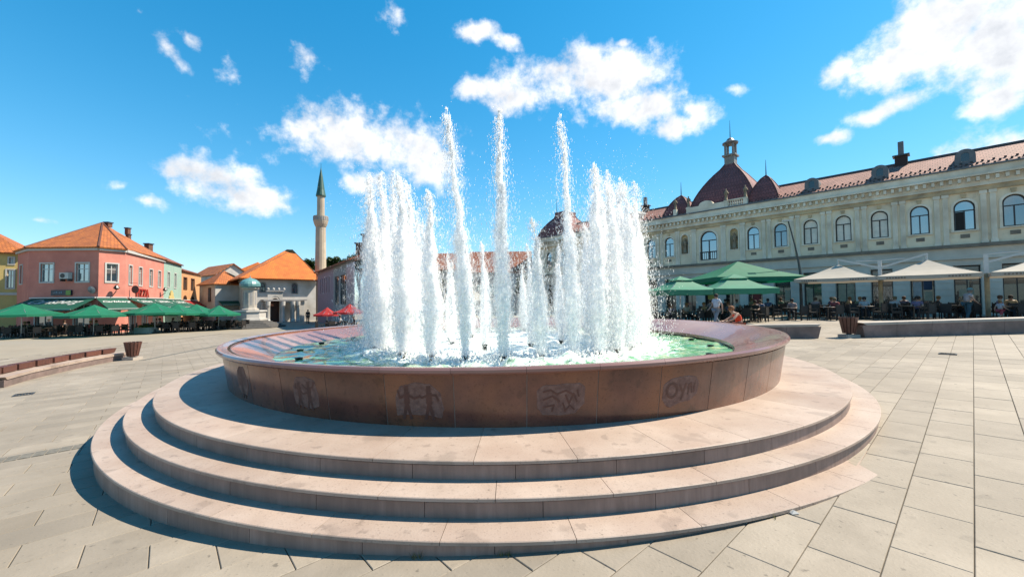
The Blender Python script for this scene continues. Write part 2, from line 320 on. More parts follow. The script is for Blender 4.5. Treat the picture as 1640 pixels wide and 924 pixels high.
o = bpy.data.objects.new('paving_slabs_beyond', me); C.objects.link(o); par(o, ground); o['kind'] = 'stuff'
# cobbled drain channel, a second darker strip and drain covers let into the paving
cob = mat('dark cobbles', (.27, .25, .21), (.16, .15, .125), rough=.85, scale=18, bump=.6)
def strip(p0, p1, w, name, m, lift=.004):
    a, b = Vector(p0), Vector(p1); d = (b-a); n = Vector((-d.y, d.x, 0)).normalized()*w/2; q = MB(); k = max(2, int(d.length/.12)); 
    for i in range(k):
        for s_ in (-.5, .5):
            c = a+d*((i+.5)/k)+n*s_*.98; sz = (d.length/k*.9, w*.44); ang = math.atan2(d.y, d.x)
            q.box((c.x, c.y, gz(c.x)+lift-.01+random.uniform(0, .003)), (sz[0], sz[1], .024), ang)
    return q.build(name, m)
par(strip(gnd(-40, 745), gnd(136, 713), .26, 'cobble_strip', cob), ground)
par(strip(gnd(228, 577), gnd(352, 553), .3, 'cobble_strip', cob), ground)  # darker strip of small blocks from the left litter bin towards the fountain
def grate(px, py, label):
    p = gnd(px, py); q = thing('drain_cover', p, label, 'drain cover'); f = MB(); z = gz(p.x)+.006
    ar = math.pi/2-AZP; X2 = Vector((math.cos(ar), math.sin(ar), 0)); Y2 = Vector((-math.sin(ar), math.cos(ar), 0)); o_ = Vector((p.x, p.y, z))
    for s_ in (-1, 1): f.box(o_+X2*s_*.15, (.03, .33, .02), ar); f.box(o_+Y2*s_*.15+Zv*.002, (.27, .03, .02), ar)
    f.build('frame', grey_metal, q)
    for i in range(5): MB().box(o_+X2*(-.1+.05*i)-Zv*.004, (.025, .27, .014), ar).build('slat', black, q)
grate(1518, 567, 'dark square drain cover set in the paving right of the fountain')
grate(38, 632, 'dark square drain cover set in the paving left of the fountain')

# ------------------------------------------------------------------ fountain
NP = 46; DA = 2*math.pi/NP
fz = gz(FX)
fountain = thing('fountain', (FX, FY, fz), 'round red granite fountain basin with carved panels on three pink stone steps', 'fountain')
ctr = Vector((FX, FY, 0))
def sector(r0, r1, z0, z1, n=5, gap=.0025, ch=.006, slant=0, a=DA, lipr=0):
    """one stone of a ring, chamfered on its top edges, angles 0..a"""
    m = MB(); ga0, ga1 = gap/r1, a-gap/r1
    prof = [(r0, z0), (r1-slant, z0), (r1, z1-ch), (r1-ch, z1), (r0, z1 if not lipr else z1+lipr)]
    vs = []
    for k in range(n+1):
        t = ga0+(ga1-ga0)*k/n
        vs += [(r*math.cos(t), r*math.sin(t), z) for r, z in prof]
    p = len(prof); fs = [(k*p+i, (k+1)*p+i, (k+1)*p+(i+1) % p, k*p+(i+1) % p) for k in range(n) for i in range(p)]
    fs += [tuple(range(p)), tuple(n*p+i for i in range(p))[::-1]]
    return m.add(vs, fs)
PHI = math.atan2(at(727, 640, 1).y*0-1, 0)                # filled below
def ang_at(px, r):
    d = ray(px, 600); m_ = d.x/d.y; A = 1+m_*m_; B = -2*(m_*FX+FY); Cc = FX*FX+FY*FY-r*r; y = (-B-math.sqrt(B*B-4*A*Cc))/(2*A); return math.atan2(y-FY, m_*y-FX)
PHI = ang_at(727, 5.88)
def ring(name, m, build, phase, parent=fountain, tiltx=0.0):
    o0 = build.build(name, m); res = []
    for k in range(NP):
        o = o0 if k == 0 else bpy.data.objects.new(name, o0.data)
        if k: C.objects.link(o)
        o.parent = parent; o.matrix_parent_inverse = PI[parent.name] if parent.name in PI else Matrix.Identity(4)
        o.matrix_basis = Matrix.Translation(ctr)@Matrix.Rotation(-tiltx, 4, 'Y')@Matrix.Rotation(phase+k*DA, 4, 'Z')
        res.append(o)
    return res
Z1, Z2, Z3, ZC, ZI = .103, .276, .451, 1.144, .835
R1, R2, R3, RC, RI = 7.342, 7.057, 6.756, 6.0, 5.13
for (ri, ro, z, zb, ph) in ((R2-.08, R1, Z1, -.5, .031), (R3-.08, R2, Z2, Z1-.01, .085), (5.6, R3, Z3, Z2-.01, .055)):
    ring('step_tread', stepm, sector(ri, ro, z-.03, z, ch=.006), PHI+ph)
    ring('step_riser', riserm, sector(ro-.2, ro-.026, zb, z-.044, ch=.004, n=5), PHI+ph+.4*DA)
    MB().lathe([(ro-.35, zb), (ro-.06, zb), (ro-.06, z-.032), (ro-.35, z-.032)], ctr, 96, caps=False).build('step_core', darkcore, fountain)
TX = .009
panels = ring('wall_panel', panelm, sector(5.79, 5.93, Z3-.02, ZC-.075, gap=.005, ch=.002, slant=.10), PHI)
# mortar behind the panels, almost flush with them
MB().lathe([(5.72, Z3-.05), (5.826, Z3-.02), (5.924, ZC-.075), (5.80, ZC-.075)], ctr, 138, caps=False, a0=PHI).build('wall_core', mortar, fountain)
# coping: one stone of a dished ring, rounded nose outside, sloping down towards the water
def coping_stone():
    m = MB(); n = 5; prof = [(5.80, ZC-.085), (RC-.03, ZC-.085), (RC, ZC-.06), (RC+.004, ZC-.03), (RC-.015, ZC-.004), (RC-.05, ZC+.0)]
    for t in (.12, .25, .42, .6, .8, 1): prof.append((RC-.05-(RC-.05-RI)*t, ZC-(ZC-ZI)*(t**1.15)))
    prof += [(RI+.0, ZI-.07), (RI+.05, ZI-.09)]
    vs = []; g0 = .0018/RC
    for k in range(n+1):
        t = g0+(DA-2*g0)*k/n; vs += [(r*math.cos(t), r*math.sin(t), z) for r, z in prof]
    p = len(prof); fs = [(k*p+i, (k+1)*p+i, (k+1)*p+(i+1) % p, k*p+(i+1) % p) for k in range(n) for i in range(p)]+[tuple(range(p)), tuple(n*p+i for i in range(p))[::-1]]
    return m.add(vs, fs)
cs = ring('coping_stone', copingm, coping_stone(), PHI, tiltx=TX)
cs[0].data.polygons.foreach_set('use_smooth', [True]*len(cs[0].data.polygons)); cs[0].data.set_sharp_from_angle(angle=R(40))
MB().lathe([(RI+.05, .2), (RI+.05, ZI-.06), (5.75, ZI-.05), (5.75, .2)], ctr, 138, caps=False).build('basin_lining', mat('basin lining', (.05, .035, .03), rough=.6), fountain)
floor_m = mat('green mosaic floor', (.10, .28, .12), (.04, .14, .09), rough=.4, scale=3)
MB().lathe([(.01, .3), (RI+.05, .3)], ctr, 64, caps=False).build('basin_floor', floor_m, fountain)
# carved panels: a frosted patch with carved figures, lying on the slanted wall
def wallp(th, z, off): 
    r = 5.83+(z-(Z3-.02))/(ZC-.075-Z3+.02)*.10+off; return Vector((FX+r*math.cos(th), FY+r*math.sin(th), z))
def carving(px, outline, strokes, label, rings=()):
    th = ang_at(px, 5.88); k = int(((th-PHI) % (2*math.pi))//DA); pn = panels[k]; zc = (Z3+ZC)/2-.04
    m = MB(); P = lambda x, y, o: wallp(th+x/5.88, zc+y, o)
    n = len(outline); m.add([P(0, 0, .004)]+[P(x, y, .004) for x, y in outline]+[P(x*1.03, y*1.03, -.002) for x, y in outline], [(0, 1+i, 1+(i+1) % n) for i in range(n)]+[(1+i, 1+n+i, 1+n+(i+1) % n, 1+(i+1) % n) for i in range(n)], 0)
    def stroke(pl, w):
        for (x0, y0), (x1, y1) in zip(pl, pl[1:]):
            dx, dy = x1-x0, y1-y0; l = math.hypot(dx, dy) or 1; ax_, ay = -dy/l*w/2, dx/l*w/2; ex, ey = dx/l*w*.3, dy/l*w*.3
            m.add([P(x0+ax_-ex, y0+ay-ey, .0065), P(x1+ax_+ex, y1+ay+ey, .0065), P(x1-ax_+ex, y1-ay+ey, .0065), P(x0-ax_-ex, y0-ay-ey, .0065)], [(0, 1, 2, 3)], 1)
    for pl, w in strokes: stroke(pl, w)
    for cx, cy, rx, ry, w in rings: stroke([(cx+rx*math.cos(a*math.pi/8), cy+ry*math.sin(a*math.pi/8)) for a in range(17)], w)
    o = m.build('carving', [carvem, carvedark]); o.parent = pn; o.matrix_parent_inverse = (Matrix.Translation(ctr)@Matrix.Rotation(PHI+k*DA, 4, 'Z')).inverted()
    o['label'] = label
def rough_outline(pts, n=3):
    o = []
    for i, (x, y) in enumerate(pts):
        x1, y1 = pts[(i+1) % len(pts)]
        for t in range(n): o.append((x+(x1-x)*t/n+random.uniform(-.006, .006), y+(y1-y)*t/n+random.uniform(-.006, .006)))
    return o
fig = lambda x, y, s, arms: [([(x, y-.02*s), (x+.005, y+.06*s)], .05*s), ([(x, y-.02*s), (x-.035*s, y-.17*s)], .028*s), ([(x, y-.02*s), (x+.035*s, y-.17*s)], .028*s), ([(x, y+.09*s), (x, y+.12*s)], .04*s)]+[([(x, y+.05*s)]+a, .02*s) for a in arms]
carving(672, rough_outline([(-.27, -.18), (-.28, .02), (-.22, .15), (-.05, .2), (.12, .18), (.24, .08), (.27, -.1), (.24, -.2), (.1, -.17)]), fig(-.15, .0, 1.25, [[(-.23, .02), (-.25, .1)], [(-.06, .02), (0, .04)]])+fig(.11, .0, 1.25, [[(.03, .03), (0, .05)], [(.19, .06), (.22, .0)]]), 'frosted carving of two standing figures holding hands')
carving(490, rough_outline([(-.2, -.16), (-.22, .05), (-.15, .17), (.02, .2), (.17, .15), (.2, .0), (.2, -.15), (.08, -.2)]), fig(-.11, -.02, 1.05, [[(-.17, .05), (-.16, .1)], [(-.04, -.02), (.02, .0)]])+fig(.06, -.01, 1.15, [[(0, .06), (-.04, .1)], [(.13, .08), (.16, .14)]]), 'frosted carving of two figures with raised arms')
carving(388, rough_outline([(-.2, -.12), (-.16, .1), (-.04, .2), (.12, .2), (.2, .05), (.2, -.1), (.1, -.2), (-.08, -.19)]), fig(.0, -.03, 1.3, [[(-.08, .02), (-.1, -.06)], [(.08, .03), (.1, -.05)]]), 'frosted carving of a crouching figure', rings=[(-.02, .12, .06, .06, .03)])
carving(898, rough_outline([(-.26, -.1), (-.27, .1), (-.2, .16), (0, .17), (.2, .18), (.27, .12), (.26, -.06), (.16, -.17), (-.1, -.18), (-.2, -.17)]), [([(-.2, .09), (-.12, .11), (-.05, .06), (.05, .1), (.12, .06)], .022), ([(-.2, .0), (-.1, .04), (-.02, -.02)], .02), ([(.05, .05), (.09, -.05), (.14, .06), (.18, -.03)], .02), ([(-.18, -.08), (-.08, -.06), (-.1, -.13)], .02), ([(.02, -.04), (.05, -.13), (.1, -.07), (.15, -.12)], .018), ([(.18, .1), (.2, .03)], .02)], 'frosted shield-shaped carving with scattered marks')
carving(1090, rough_outline([(-.27, -.08), (-.26, .08), (-.17, .15), (0, .16), (.1, .17), (.22, .14), (.28, .05), (.26, -.06), (.14, -.14), (-.02, -.15), (-.14, -.2), (-.22, -.16)]), [([(-.03, .07), (.02, -.02)], .026), ([(.07, .08), (.0, -.12)], .026), ([(.11, -.06), (.12, .06), (.15, .08), (.17, -.04)], .022), ([(.21, .07), (.2, -.04)], .022)], 'frosted oval carving with a ring and letter-like marks', rings=[(-.14, .01, .075, .085, .03)])
# nozzles on two rings
RO, RN = 3.28, 1.5; ZW = .79
def nozzle_local(hh):
    return MB().lathe([(.05, -.25), (.05, hh*.55), (.035, hh*.55), (.06, hh*.62), (.075, hh), (.045, hh), (.04, hh*.8)], (0, 0, 0), 10)
OUT = [ang_at(px, RO) for px in (610, 645, 691, 745, 806, 866, 918, 960, 990)]
OUT = sorted(a % (2*math.pi) for a in OUT)
a0, a1 = OUT[-1], OUT[0]+2*math.pi
nb = 24; OUT += [a0+(a1-a0)*(k+1)/(nb+1) for k in range(nb)]
INN = [2*math.pi*(k+.3)/9 for k in range(9)]
n0 = nozzle_local(.10).build('nozzle', black)
for k, (a, r) in enumerate([(a, RO) for a in OUT]+[(a, RN) for a in INN]+[(a, 4.75) for a in np.linspace(0, 2*math.pi, 20, endpoint=False)]):
    o = n0 if k == 0 else bpy.data.objects.new('nozzle', n0.data)
    if k: C.objects.link(o)
    o.parent = fountain; o.matrix_parent_inverse = PI[fountain.name]; o.location = (FX+r*math.cos(a), FY+r*math.sin(a), ZW+(.0 if r < 4 else -.06))

# water surface: rippled, churned white under the jets
nr, na = 70, 220; vs = []
rr_ = np.linspace(.02, RI+.03, nr); th_ = np.linspace(0, 2*math.pi, na, endpoint=False)
ph = rng.uniform(0, 6.28, 40); kx = rng.normal(0, 9, 40); ky = rng.normal(0, 9, 40)
for r in rr_:
    x, y = r*np.cos(th_), r*np.sin(th_); z = sum(np.sin(kx[i]*x+ky[i]*y+ph[i]) for i in range(40))*.0035
    amp = .7+3.2*math.exp(-((r-RO)/.6)**2)+1.5*math.exp(-((r-1.6)/.9)**2)
    z = z*amp+rng.normal(0, .006, na)*amp*.6; vs += list(zip(x, y, z))
fs = [(i*na+k, i*na+(k+1) % na, (i+1)*na+(k+1) % na, (i+1)*na+k) for i in range(nr-1) for k in range(na)]
wm = bpy.data.materials.new('fountain water'); wm.use_nodes = True; n = wm.node_tree; b = n.nodes['Principled BSDF']; k_ = n.links.new
b.inputs['Roughness'].default_value = .08; b.inputs['IOR'].default_value = 1.33
to = n.nodes.new('ShaderNodeTexCoord'); 
t1 = n.nodes.new('ShaderNodeTexNoise'); t1.inputs['Scale'].default_value = 2.6; t1.inputs['Detail'].default_value = 8; t1.inputs['Roughness'].default_value = .7; k_(to.outputs['Object'], t1.inputs['Vector'])
cr1 = n.nodes.new('ShaderNodeValToRGB'); e = cr1.color_ramp.elements; e[0].position = .34; e[0].color = (.03, .15, .09, 1); e[1].position = .68; e[1].color = (.42, .45, .20, 1)
x_ = e.new(.46); x_.color = (.09, .28, .13, 1); x_ = e.new(.56); x_.color = (.24, .38, .24, 1); k_(t1.outputs['Fac'], cr1.inputs[0])
ln = n.nodes.new('ShaderNodeVectorMath'); ln.operation = 'LENGTH'; k_(to.outputs['Object'], ln.inputs[0])
foam = n.nodes.new('ShaderNodeMapRange'); k_(ln.outputs['Value'], foam.inputs[0]); foam.inputs[1].default_value = 4.7; foam.inputs[2].default_value = 3.3
t2 = n.nodes.new('ShaderNodeTexNoise'); t2.inputs['Scale'].default_value = 7; t2.inputs['Detail'].default_value = 7; t2.inputs['Roughness'].default_value = .7; k_(to.outputs['Object'], t2.inputs['Vector'])
ad = n.nodes.new('ShaderNodeMath'); ad.operation = 'MULTIPLY_ADD'; k_(foam.outputs[0], ad.inputs[0]); ad.inputs[1].default_value = .42; k_(t2.outputs['Fac'], ad.inputs[2])
fm = n.nodes.new('ShaderNodeMapRange'); k_(ad.outputs[0], fm.inputs[0]); fm.inputs[1].default_value = .66; fm.inputs[2].default_value = .92
mi = n.nodes.new('ShaderNodeMix'); mi.data_type = 'RGBA'; k_(fm.outputs[0], mi.inputs[0]); k_(cr1.outputs[0], mi.inputs[6]); mi.inputs[7].default_value = (.82, .88, .86, 1); k_(mi.outputs[2], b.inputs['Base Color'])
ro = n.nodes.new('ShaderNodeMapRange'); k_(fm.outputs[0], ro.inputs[0]); ro.inputs[3].default_value = .12; ro.inputs[4].default_value = .6; k_(ro.outputs[0], b.inputs['Roughness'])
me = bpy.data.meshes.new('fountain_water'); me.from_pydata([tuple(map(float, v)) for v in vs], [], fs); me.materials.append(wm); me.polygons.foreach_set('use_smooth', [True]*len(me.polygons))
wo = bpy.data.objects.new('fountain_water', me); C.objects.link(wo); wo.location = (FX, FY, ZW); wo['kind'] = 'structure'

# ------------------------------------------------------------------ jets: thousands of drops and strings of white water
jm = bpy.data.materials.new('white water'); jm.use_nodes = True; n = jm.node_tree; b = n.nodes['Principled BSDF']
b.inputs['Base Color'].default_value = (.99, .99, .99, 1); b.inputs['Roughness'].default_value = .5; b.inputs['IOR'].default_value = 1.15
tr = n.nodes.new('ShaderNodeBsdfTranslucent'); tr.inputs[0].default_value = (.99, .99, .99, 1); ms = n.nodes.new('ShaderNodeMixShader'); ms.inputs[0].default_value = .5
n.links.new(b.outputs[0], ms.inputs[1]); n.links.new(tr.outputs[0], ms.inputs[2])
tp_ = n.nodes.new('ShaderNodeBsdfTransparent'); m2_ = n.nodes.new('ShaderNodeMixShader'); m2_.inputs[0].default_value = .3; n.links.new(ms.outputs[0], m2_.inputs[1]); n.links.new(tp_.outputs[0], m2_.inputs[2]); n.links.new(m2_.outputs[0], n.nodes['Material Output'].inputs[0])
def veil_mat(name, lo, hi, mx):
    m = bpy.data.materials.new(name); m.use_nodes = True; n = m.node_tree; k = n.links.new; n.nodes.remove(n.nodes['Principled BSDF'])
    d_ = n.nodes.new('ShaderNodeBsdfDiffuse'); d_.inputs[0].default_value = (.97, .98, .99, 1); t_ = n.nodes.new('ShaderNodeBsdfTranslucent'); t_.inputs[0].default_value = (.97, .98, .99, 1); a_ = n.nodes.new('ShaderNodeMixShader'); a_.inputs[0].default_value = .5; k(d_.outputs[0], a_.inputs[1]); k(t_.outputs[0], a_.inputs[2])
    g_ = n.nodes.new('ShaderNodeNewGeometry'); mp = n.nodes.new('ShaderNodeMapping'); mp.inputs['Scale'].default_value = (1, 1, .16); k(g_.outputs['Position'], mp.inputs[0])
    n1 = n.nodes.new('ShaderNodeTexNoise'); n1.inputs['Scale'].default_value = 26; n1.inputs['Detail'].default_value = 5; n1.inputs['Roughness'].default_value = .65; k(mp.outputs[0], n1.inputs['Vector'])
    n2 = n.nodes.new('ShaderNodeTexNoise'); n2.inputs['Scale'].default_value = 38; n2.inputs['Detail'].default_value = 4; n2.inputs['Roughness'].default_value = .7; k(g_.outputs['Position'], n2.inputs['Vector'])
    ad = n.nodes.new('ShaderNodeMath'); ad.operation = 'ADD'; k(n1.outputs['Fac'], ad.inputs[0]); k(n2.outputs['Fac'], ad.inputs[1])
    r_ = n.nodes.new('ShaderNodeMapRange'); k(ad.outputs[0], r_.inputs[0]); r_.inputs[1].default_value = lo; r_.inputs[2].default_value = hi; r_.inputs[4].default_value = mx
    tp = n.nodes.new('ShaderNodeBsdfTransparent'); x_ = n.nodes.new('ShaderNodeMixShader'); k(r_.outputs[0], x_.inputs[0]); k(tp.outputs[0], x_.inputs[1]); k(a_.outputs[0], x_.inputs[2]); k(x_.outputs[0], n.nodes['Material Output'].inputs[0]); return m
VEILS = [veil_mat('inner water veil', .76, 1.10, .9), veil_mat('middle water veil', .88, 1.20, .68), veil_mat('outer water mist', .94, 1.30, .5)]
jcore = bpy.data.materials.new('white water core'); jcore.use_nodes = True; jb_ = jcore.node_tree.nodes['Principled BSDF']; jb_.inputs['Base Color'].default_value = (.97, .98, .99, 1); jb_.inputs['Roughness'].default_value = .35; jb_.inputs['IOR'].default_value = 1.33
jt_ = jcore.node_tree.nodes.new('ShaderNodeBsdfTranslucent'); jt_.inputs[0].default_value = (.98, .98, .99, 1); jx_ = jcore.node_tree.nodes.new('ShaderNodeMixShader'); jx_.inputs[0].default_value = .4
jcore.node_tree.links.new(jb_.outputs[0], jx_.inputs[1]); jcore.node_tree.links.new(jt_.outputs[0], jx_.inputs[2]); jcore.node_tree.links.new(jx_.outputs[0], jcore.node_tree.nodes['Material Output'].inputs[0])
OV = np.array([(0, 0, 1.25), (1, 0, -.6), (-.5, .87, -.6), (-.5, -.87, -.6)], float)
OF = np.array([(0, 1, 2), (0, 2, 3), (0, 3, 1), (1, 3, 2)])
def drops(name, P, sx, sz, loc, m, core=None, cf=None, cmi=None):
    N = len(P); q_ = rng.uniform(0, 6.28, N); sg_ = np.where(rng.uniform(0, 1, N) < .5, 1, -1); O = np.stack([OV[None, :, 0]*np.cos(q_)[:, None]-OV[None, :, 1]*np.sin(q_)[:, None]*sg_[:, None], OV[None, :, 0]*np.sin(q_)[:, None]+OV[None, :, 1]*np.cos(q_)[:, None]*sg_[:, None], OV[None, :, 2]*sg_[:, None]], 2); V = P[:, None, :]+O*np.stack([sx, sx, sz], 1)[:, None, :]; F = OF[None]+4*np.arange(N)[:, None, None]
    V = V.reshape(-1, 3).astype(np.float32); F = F.reshape(-1, 3).astype(np.int32)
    me = bpy.data.meshes.new(name); me.vertices.add(len(V)); me.vertices.foreach_set('co', V.ravel()); me.loops.add(F.size); me.loops.foreach_set('vertex_index', F.ravel())
    me.polygons.add(len(F)); me.polygons.foreach_set('loop_start', np.arange(0, F.size, 3, dtype=np.int32)); me.polygons.foreach_set('use_smooth', np.ones(len(F), bool)); me.update(calc_edges=True)
    me.materials.append(m)
    if core is not None:                                  # join the column's core into the same mesh
        bm = bmesh.new(); bm.from_mesh(me); vv = [bm.verts.new(v) for v in core.tolist()]
        for f, mi_ in zip(cf, cmi): bm.faces.new([vv[i] for i in f]).material_index = mi_
        for f in bm.faces: f.smooth = True
        bm.to_mesh(me); bm.free(); me.materials.append(jcore); [me.materials.append(v_) for v_ in VEILS]
    o = bpy.data.objects.new(name, me); C.objects.link(o); o.location = loc; return o
def noise1(t, seed, f):
    r_ = np.random.default_rng(seed); p_ = r_.uniform(0, 6.28, 6); return sum(np.sin(t*f*(1.7**i)+p_[i])/(1.5**i) for i in range(6))
def jet(x, y, h, lean, seed, dens=1.0, wid=1.0, gap=0.0, name='water_jet'):
    r_ = np.random.default_rng(seed)
    # rising core, thicker and looser upward
    N = int(650*h*dens); t = r_.uniform(0, 1, N)**.95*h; u = t/h
    sg = wid*(.010+.060*np.clip(1-u, 0, 1)**.7*np.minimum(u*5+.3, 1)); wob = .03*wid*u
    cx = lean[0]*t*u+wob*noise1(t, seed, 4.0)*.6; cy = lean[1]*t*u+wob*noise1(t, seed+1, 4.0)*.6
    keep = np.ones(N, bool)
    br = noise1(t, seed+2, 7.0)+r_.normal(0, .9, N); keep &= ~((u > .72) & (br > 1.2-2.2*(u-.72)))
    if gap: keep &= ~((u > .48) & (u < .8) & (r_.uniform(0, 1, N) < gap))
    P1 = np.stack([cx+r_.normal(0, 1, N)*sg, cy+r_.normal(0, 1, N)*sg, t], 1)[keep]; s1 = r_.uniform(.003, .008, N)[keep]; z1 = s1*r_.uniform(2.0, 6.5, len(s1))
    # falling veil and stray drops around it
    M_ = int(750*h*dens); t = (1-r_.uniform(0, 1, M_)**1.1)*h*.97; u = t/h; sp = wid*(.02+.18*np.clip(1-u, 0, 1)**.8)
    P2 = np.stack([lean[0]*t*u+lean[0]*.12*h*(1-u)+r_.normal(0, 1, M_)*sp, lean[1]*t*u+r_.normal(0, 1, M_)*sp, t], 1); s2 = r_.uniform(.002, .007, M_); z2 = s2*r_.uniform(1.5, 7, M_)
    # a few flying clots near the head
    K = int(12*h); t = r_.uniform(.45, 1.02, K)*h; P3 = np.stack([lean[0]*t+r_.normal(0, .11, K), lean[1]*t+r_.normal(0, .11, K), t], 1); s3 = r_.uniform(.004, .012, K)
    P = np.concatenate([P1, P2, P3]); P[:, 2] = np.maximum(P[:, 2], 0)
    # white core of the column and the streaked veils of falling water around it
    core = []; cf = []; cmi = []
    for li, (fa, rag, top_, sm_) in enumerate(((.8, .16, .93, 12), (1.45, .14, .9, 8), (2.15, .16, .84, 6), (3.3, .18, .72, 5))):
        nr_ = max(12, int(h/.05)); ns_ = 12; tt = np.linspace(0, top_*h, nr_); uu = tt/h; v_ = uu/top_; rad = fa*wid*(.012+.058*np.clip(1-v_, 0, 1)**.8*np.minimum(uu*(6 if li == 0 else 3)+.3, 1))
        rad = rad*np.clip((1-v_)/.1, 0, 1)*(1 if not gap else np.where((uu > .5) & (uu < .8), .3 if li == 0 else .6, 1)); an = np.arange(ns_)*2*math.pi/ns_
        ccx = lean[0]*tt*uu+.03*wid*uu*noise1(tt, seed, 4.0)*.6-.012*li*lean[0]*h; ccy = lean[1]*tt*uu+.03*wid*uu*noise1(tt, seed+1, 4.0)*.6
        ang_n = 1+rag*np.stack([noise1(tt+3.1*math.sin(a_), seed+11+li, sm_)*.6+.5*noise1(tt*0+2*a_, seed+21+li, 1.0) for a_ in an], 1)
        rr2 = rad[:, None]*np.clip(ang_n, .2, 2.2)*(1+.08*r_.normal(0, 1, (nr_, ns_))); zz2 = tt[:, None]+r_.normal(0, .012, (nr_, ns_)); b0_ = sum(len(c) for c in core)
        core.append(np.stack([ccx[:, None]+rr2*np.cos(an), ccy[:, None]+rr2*np.sin(an), np.maximum(zz2, 0)], 2).reshape(-1, 3))
        q_ = [(b0_+i*ns_+k, b0_+i*ns_+(k+1) % ns_, b0_+(i+1)*ns_+(k+1) % ns_, b0_+(i+1)*ns_+k) for i in range(nr_-1) for k in range(ns_)]; cf += q_; cmi += [1+li]*len(q_)
    o = drops(name, P, np.concatenate([s1, s2, s3]), np.concatenate([z1, z2, s3*1.3]), (x, y, ZW+.09), jm, np.concatenate(core), cf, cmi)
    return o
def top_h(r, a, px, ytop):
    Y = FY+r*math.sin(a); return at(px, ytop, Y).z-ZW-.09, (at(px, ytop, Y).x-(FX+r*math.cos(a)))
front = {610: (598, 362), 645: (641, 282), 691: (686, 305), 745: (713, 172), 806: (799, 176), 866: (853, 350), 918: (897, 185), 960: (951, 262), 990: (972, 288)}
names_ = {610: 'short leftmost water jet at the edge of the fountain curtain', 645: 'broad tall white jet, second from left along the basin front', 691: 'white jet third from left along the basin front', 745: 'highest jet left of centre, leaning left with a broken head of drops', 806: 'tall unbroken white jet at the centre front of the fountain',
          866: 'low thick jet just right of the central tall jet', 918: 'tall thin broken jet right of the low thick jet', 960: 'broad tall jet third from right along the basin front', 990: 'rightmost tall jet along the basin front'}
sd_ = 100
for px, (tx, ty) in front.items():
    a = ang_at(px, RO); h, dx = top_h(RO, a, tx, ty); sd_ += 7
    o = jet(FX+RO*math.cos(a), FY+RO*math.sin(a), h, (dx/h, .0), sd_, dens=1.0 if px not in (918,) else .75, wid=1.75 if px in (610, 645, 691, 960, 990) else 1.3, gap=.55 if px in (745, 918) else 0)
    tag(o, names_[px], 'water jet', 'jets along the front of the basin')
for k in range(nb):
    a = OUT[9+k]; s_ = math.cos(a); sd_ += 7
    h = random.uniform(3.1, 3.95) if abs(s_) > .72 else random.uniform(2.0, 2.7)
    if abs(s_) > .965: h = random.uniform(2.5, 3.0)
    o = jet(FX+RO*math.cos(a), FY+RO*math.sin(a), h, (-.02, 0), sd_, dens=.85 if abs(s_) > .6 else .6, wid=1.8 if abs(s_) > .6 else 1.4)
    side = 'left' if s_ < -.3 else 'right' if s_ > .3 else 'middle'
    tag(o, f'white jet in the back row of the water curtain, {side} part', 'water jet', f'back row jets, {side}')
for k, a in enumerate(INN):
    h = random.uniform(1.3, 2.4); sd_ += 7
    o = jet(FX+RN*math.cos(a), FY+RN*math.sin(a), h, (-.02, 0), sd_, dens=.55, wid=.8)
    tag(o, 'thin inner jet rising from the middle ring of nozzles', 'water jet', 'inner ring jets')
for k, (a, h) in enumerate(zip(np.radians([150, 172, 195, 218, 30, 8, -15, -38, 161, 184, 207, 232, 19, -4, -27, -50]), (3.3, 3.9, 4.15, 3.7, 3.2, 3.7, 4.1, 3.8, 3.5, 3.8, 3.9, 3.4, 3.4, 3.9, 3.7, 3.2))):
    sd_ += 7; rj = 2.72 if k < 8 else 3.0; o = jet(FX+rj*math.cos(a), FY+rj*math.sin(a), h, (-.025, 0), sd_, dens=.9, wid=1.8)
    side = 'left' if math.cos(a) < 0 else 'right'; tag(o, f'white jet inside the dense {side} half of the water curtain', 'water jet', f'inner side jets, {side}')
# drifting spray, too fine to count
N = 40000; a = rng.uniform(0, 2*math.pi, N); r = np.abs(RO+rng.normal(0, .42, N))*np.where(rng.uniform(0, 1, N) < .2, rng.uniform(.1, 1, N), 1)
z = rng.exponential(.9, N)*(1+.8*np.abs(np.cos(a))**2); ok = z < 3.6+1.0*np.abs(np.cos(a)); a, r, z = a[ok], r[ok], z[ok]
sx = rng.uniform(.002, .006, len(a)); o = drops('water_spray', np.stack([r*np.cos(a)-.03*z, r*np.sin(a), z], 1), sx, sx*rng.uniform(1, 3, len(a)), (FX, FY, ZW), jm); tag(o, 'fine white spray drifting among the jets', 'spray', kind='stuff')
N = 9000; a = rng.uniform(0, 2*math.pi, N); r = np.abs(RO+rng.normal(0, .28, N)); z = np.abs(rng.normal(0, .07, N)); sx = rng.uniform(.008, .03, N)
o = drops('water_splash', np.stack([r*np.cos(a), r*np.sin(a), z], 1), sx, sx, (FX, FY, ZW), jm); tag(o, 'white splashing froth where the jets fall back', 'splash', kind='stuff')
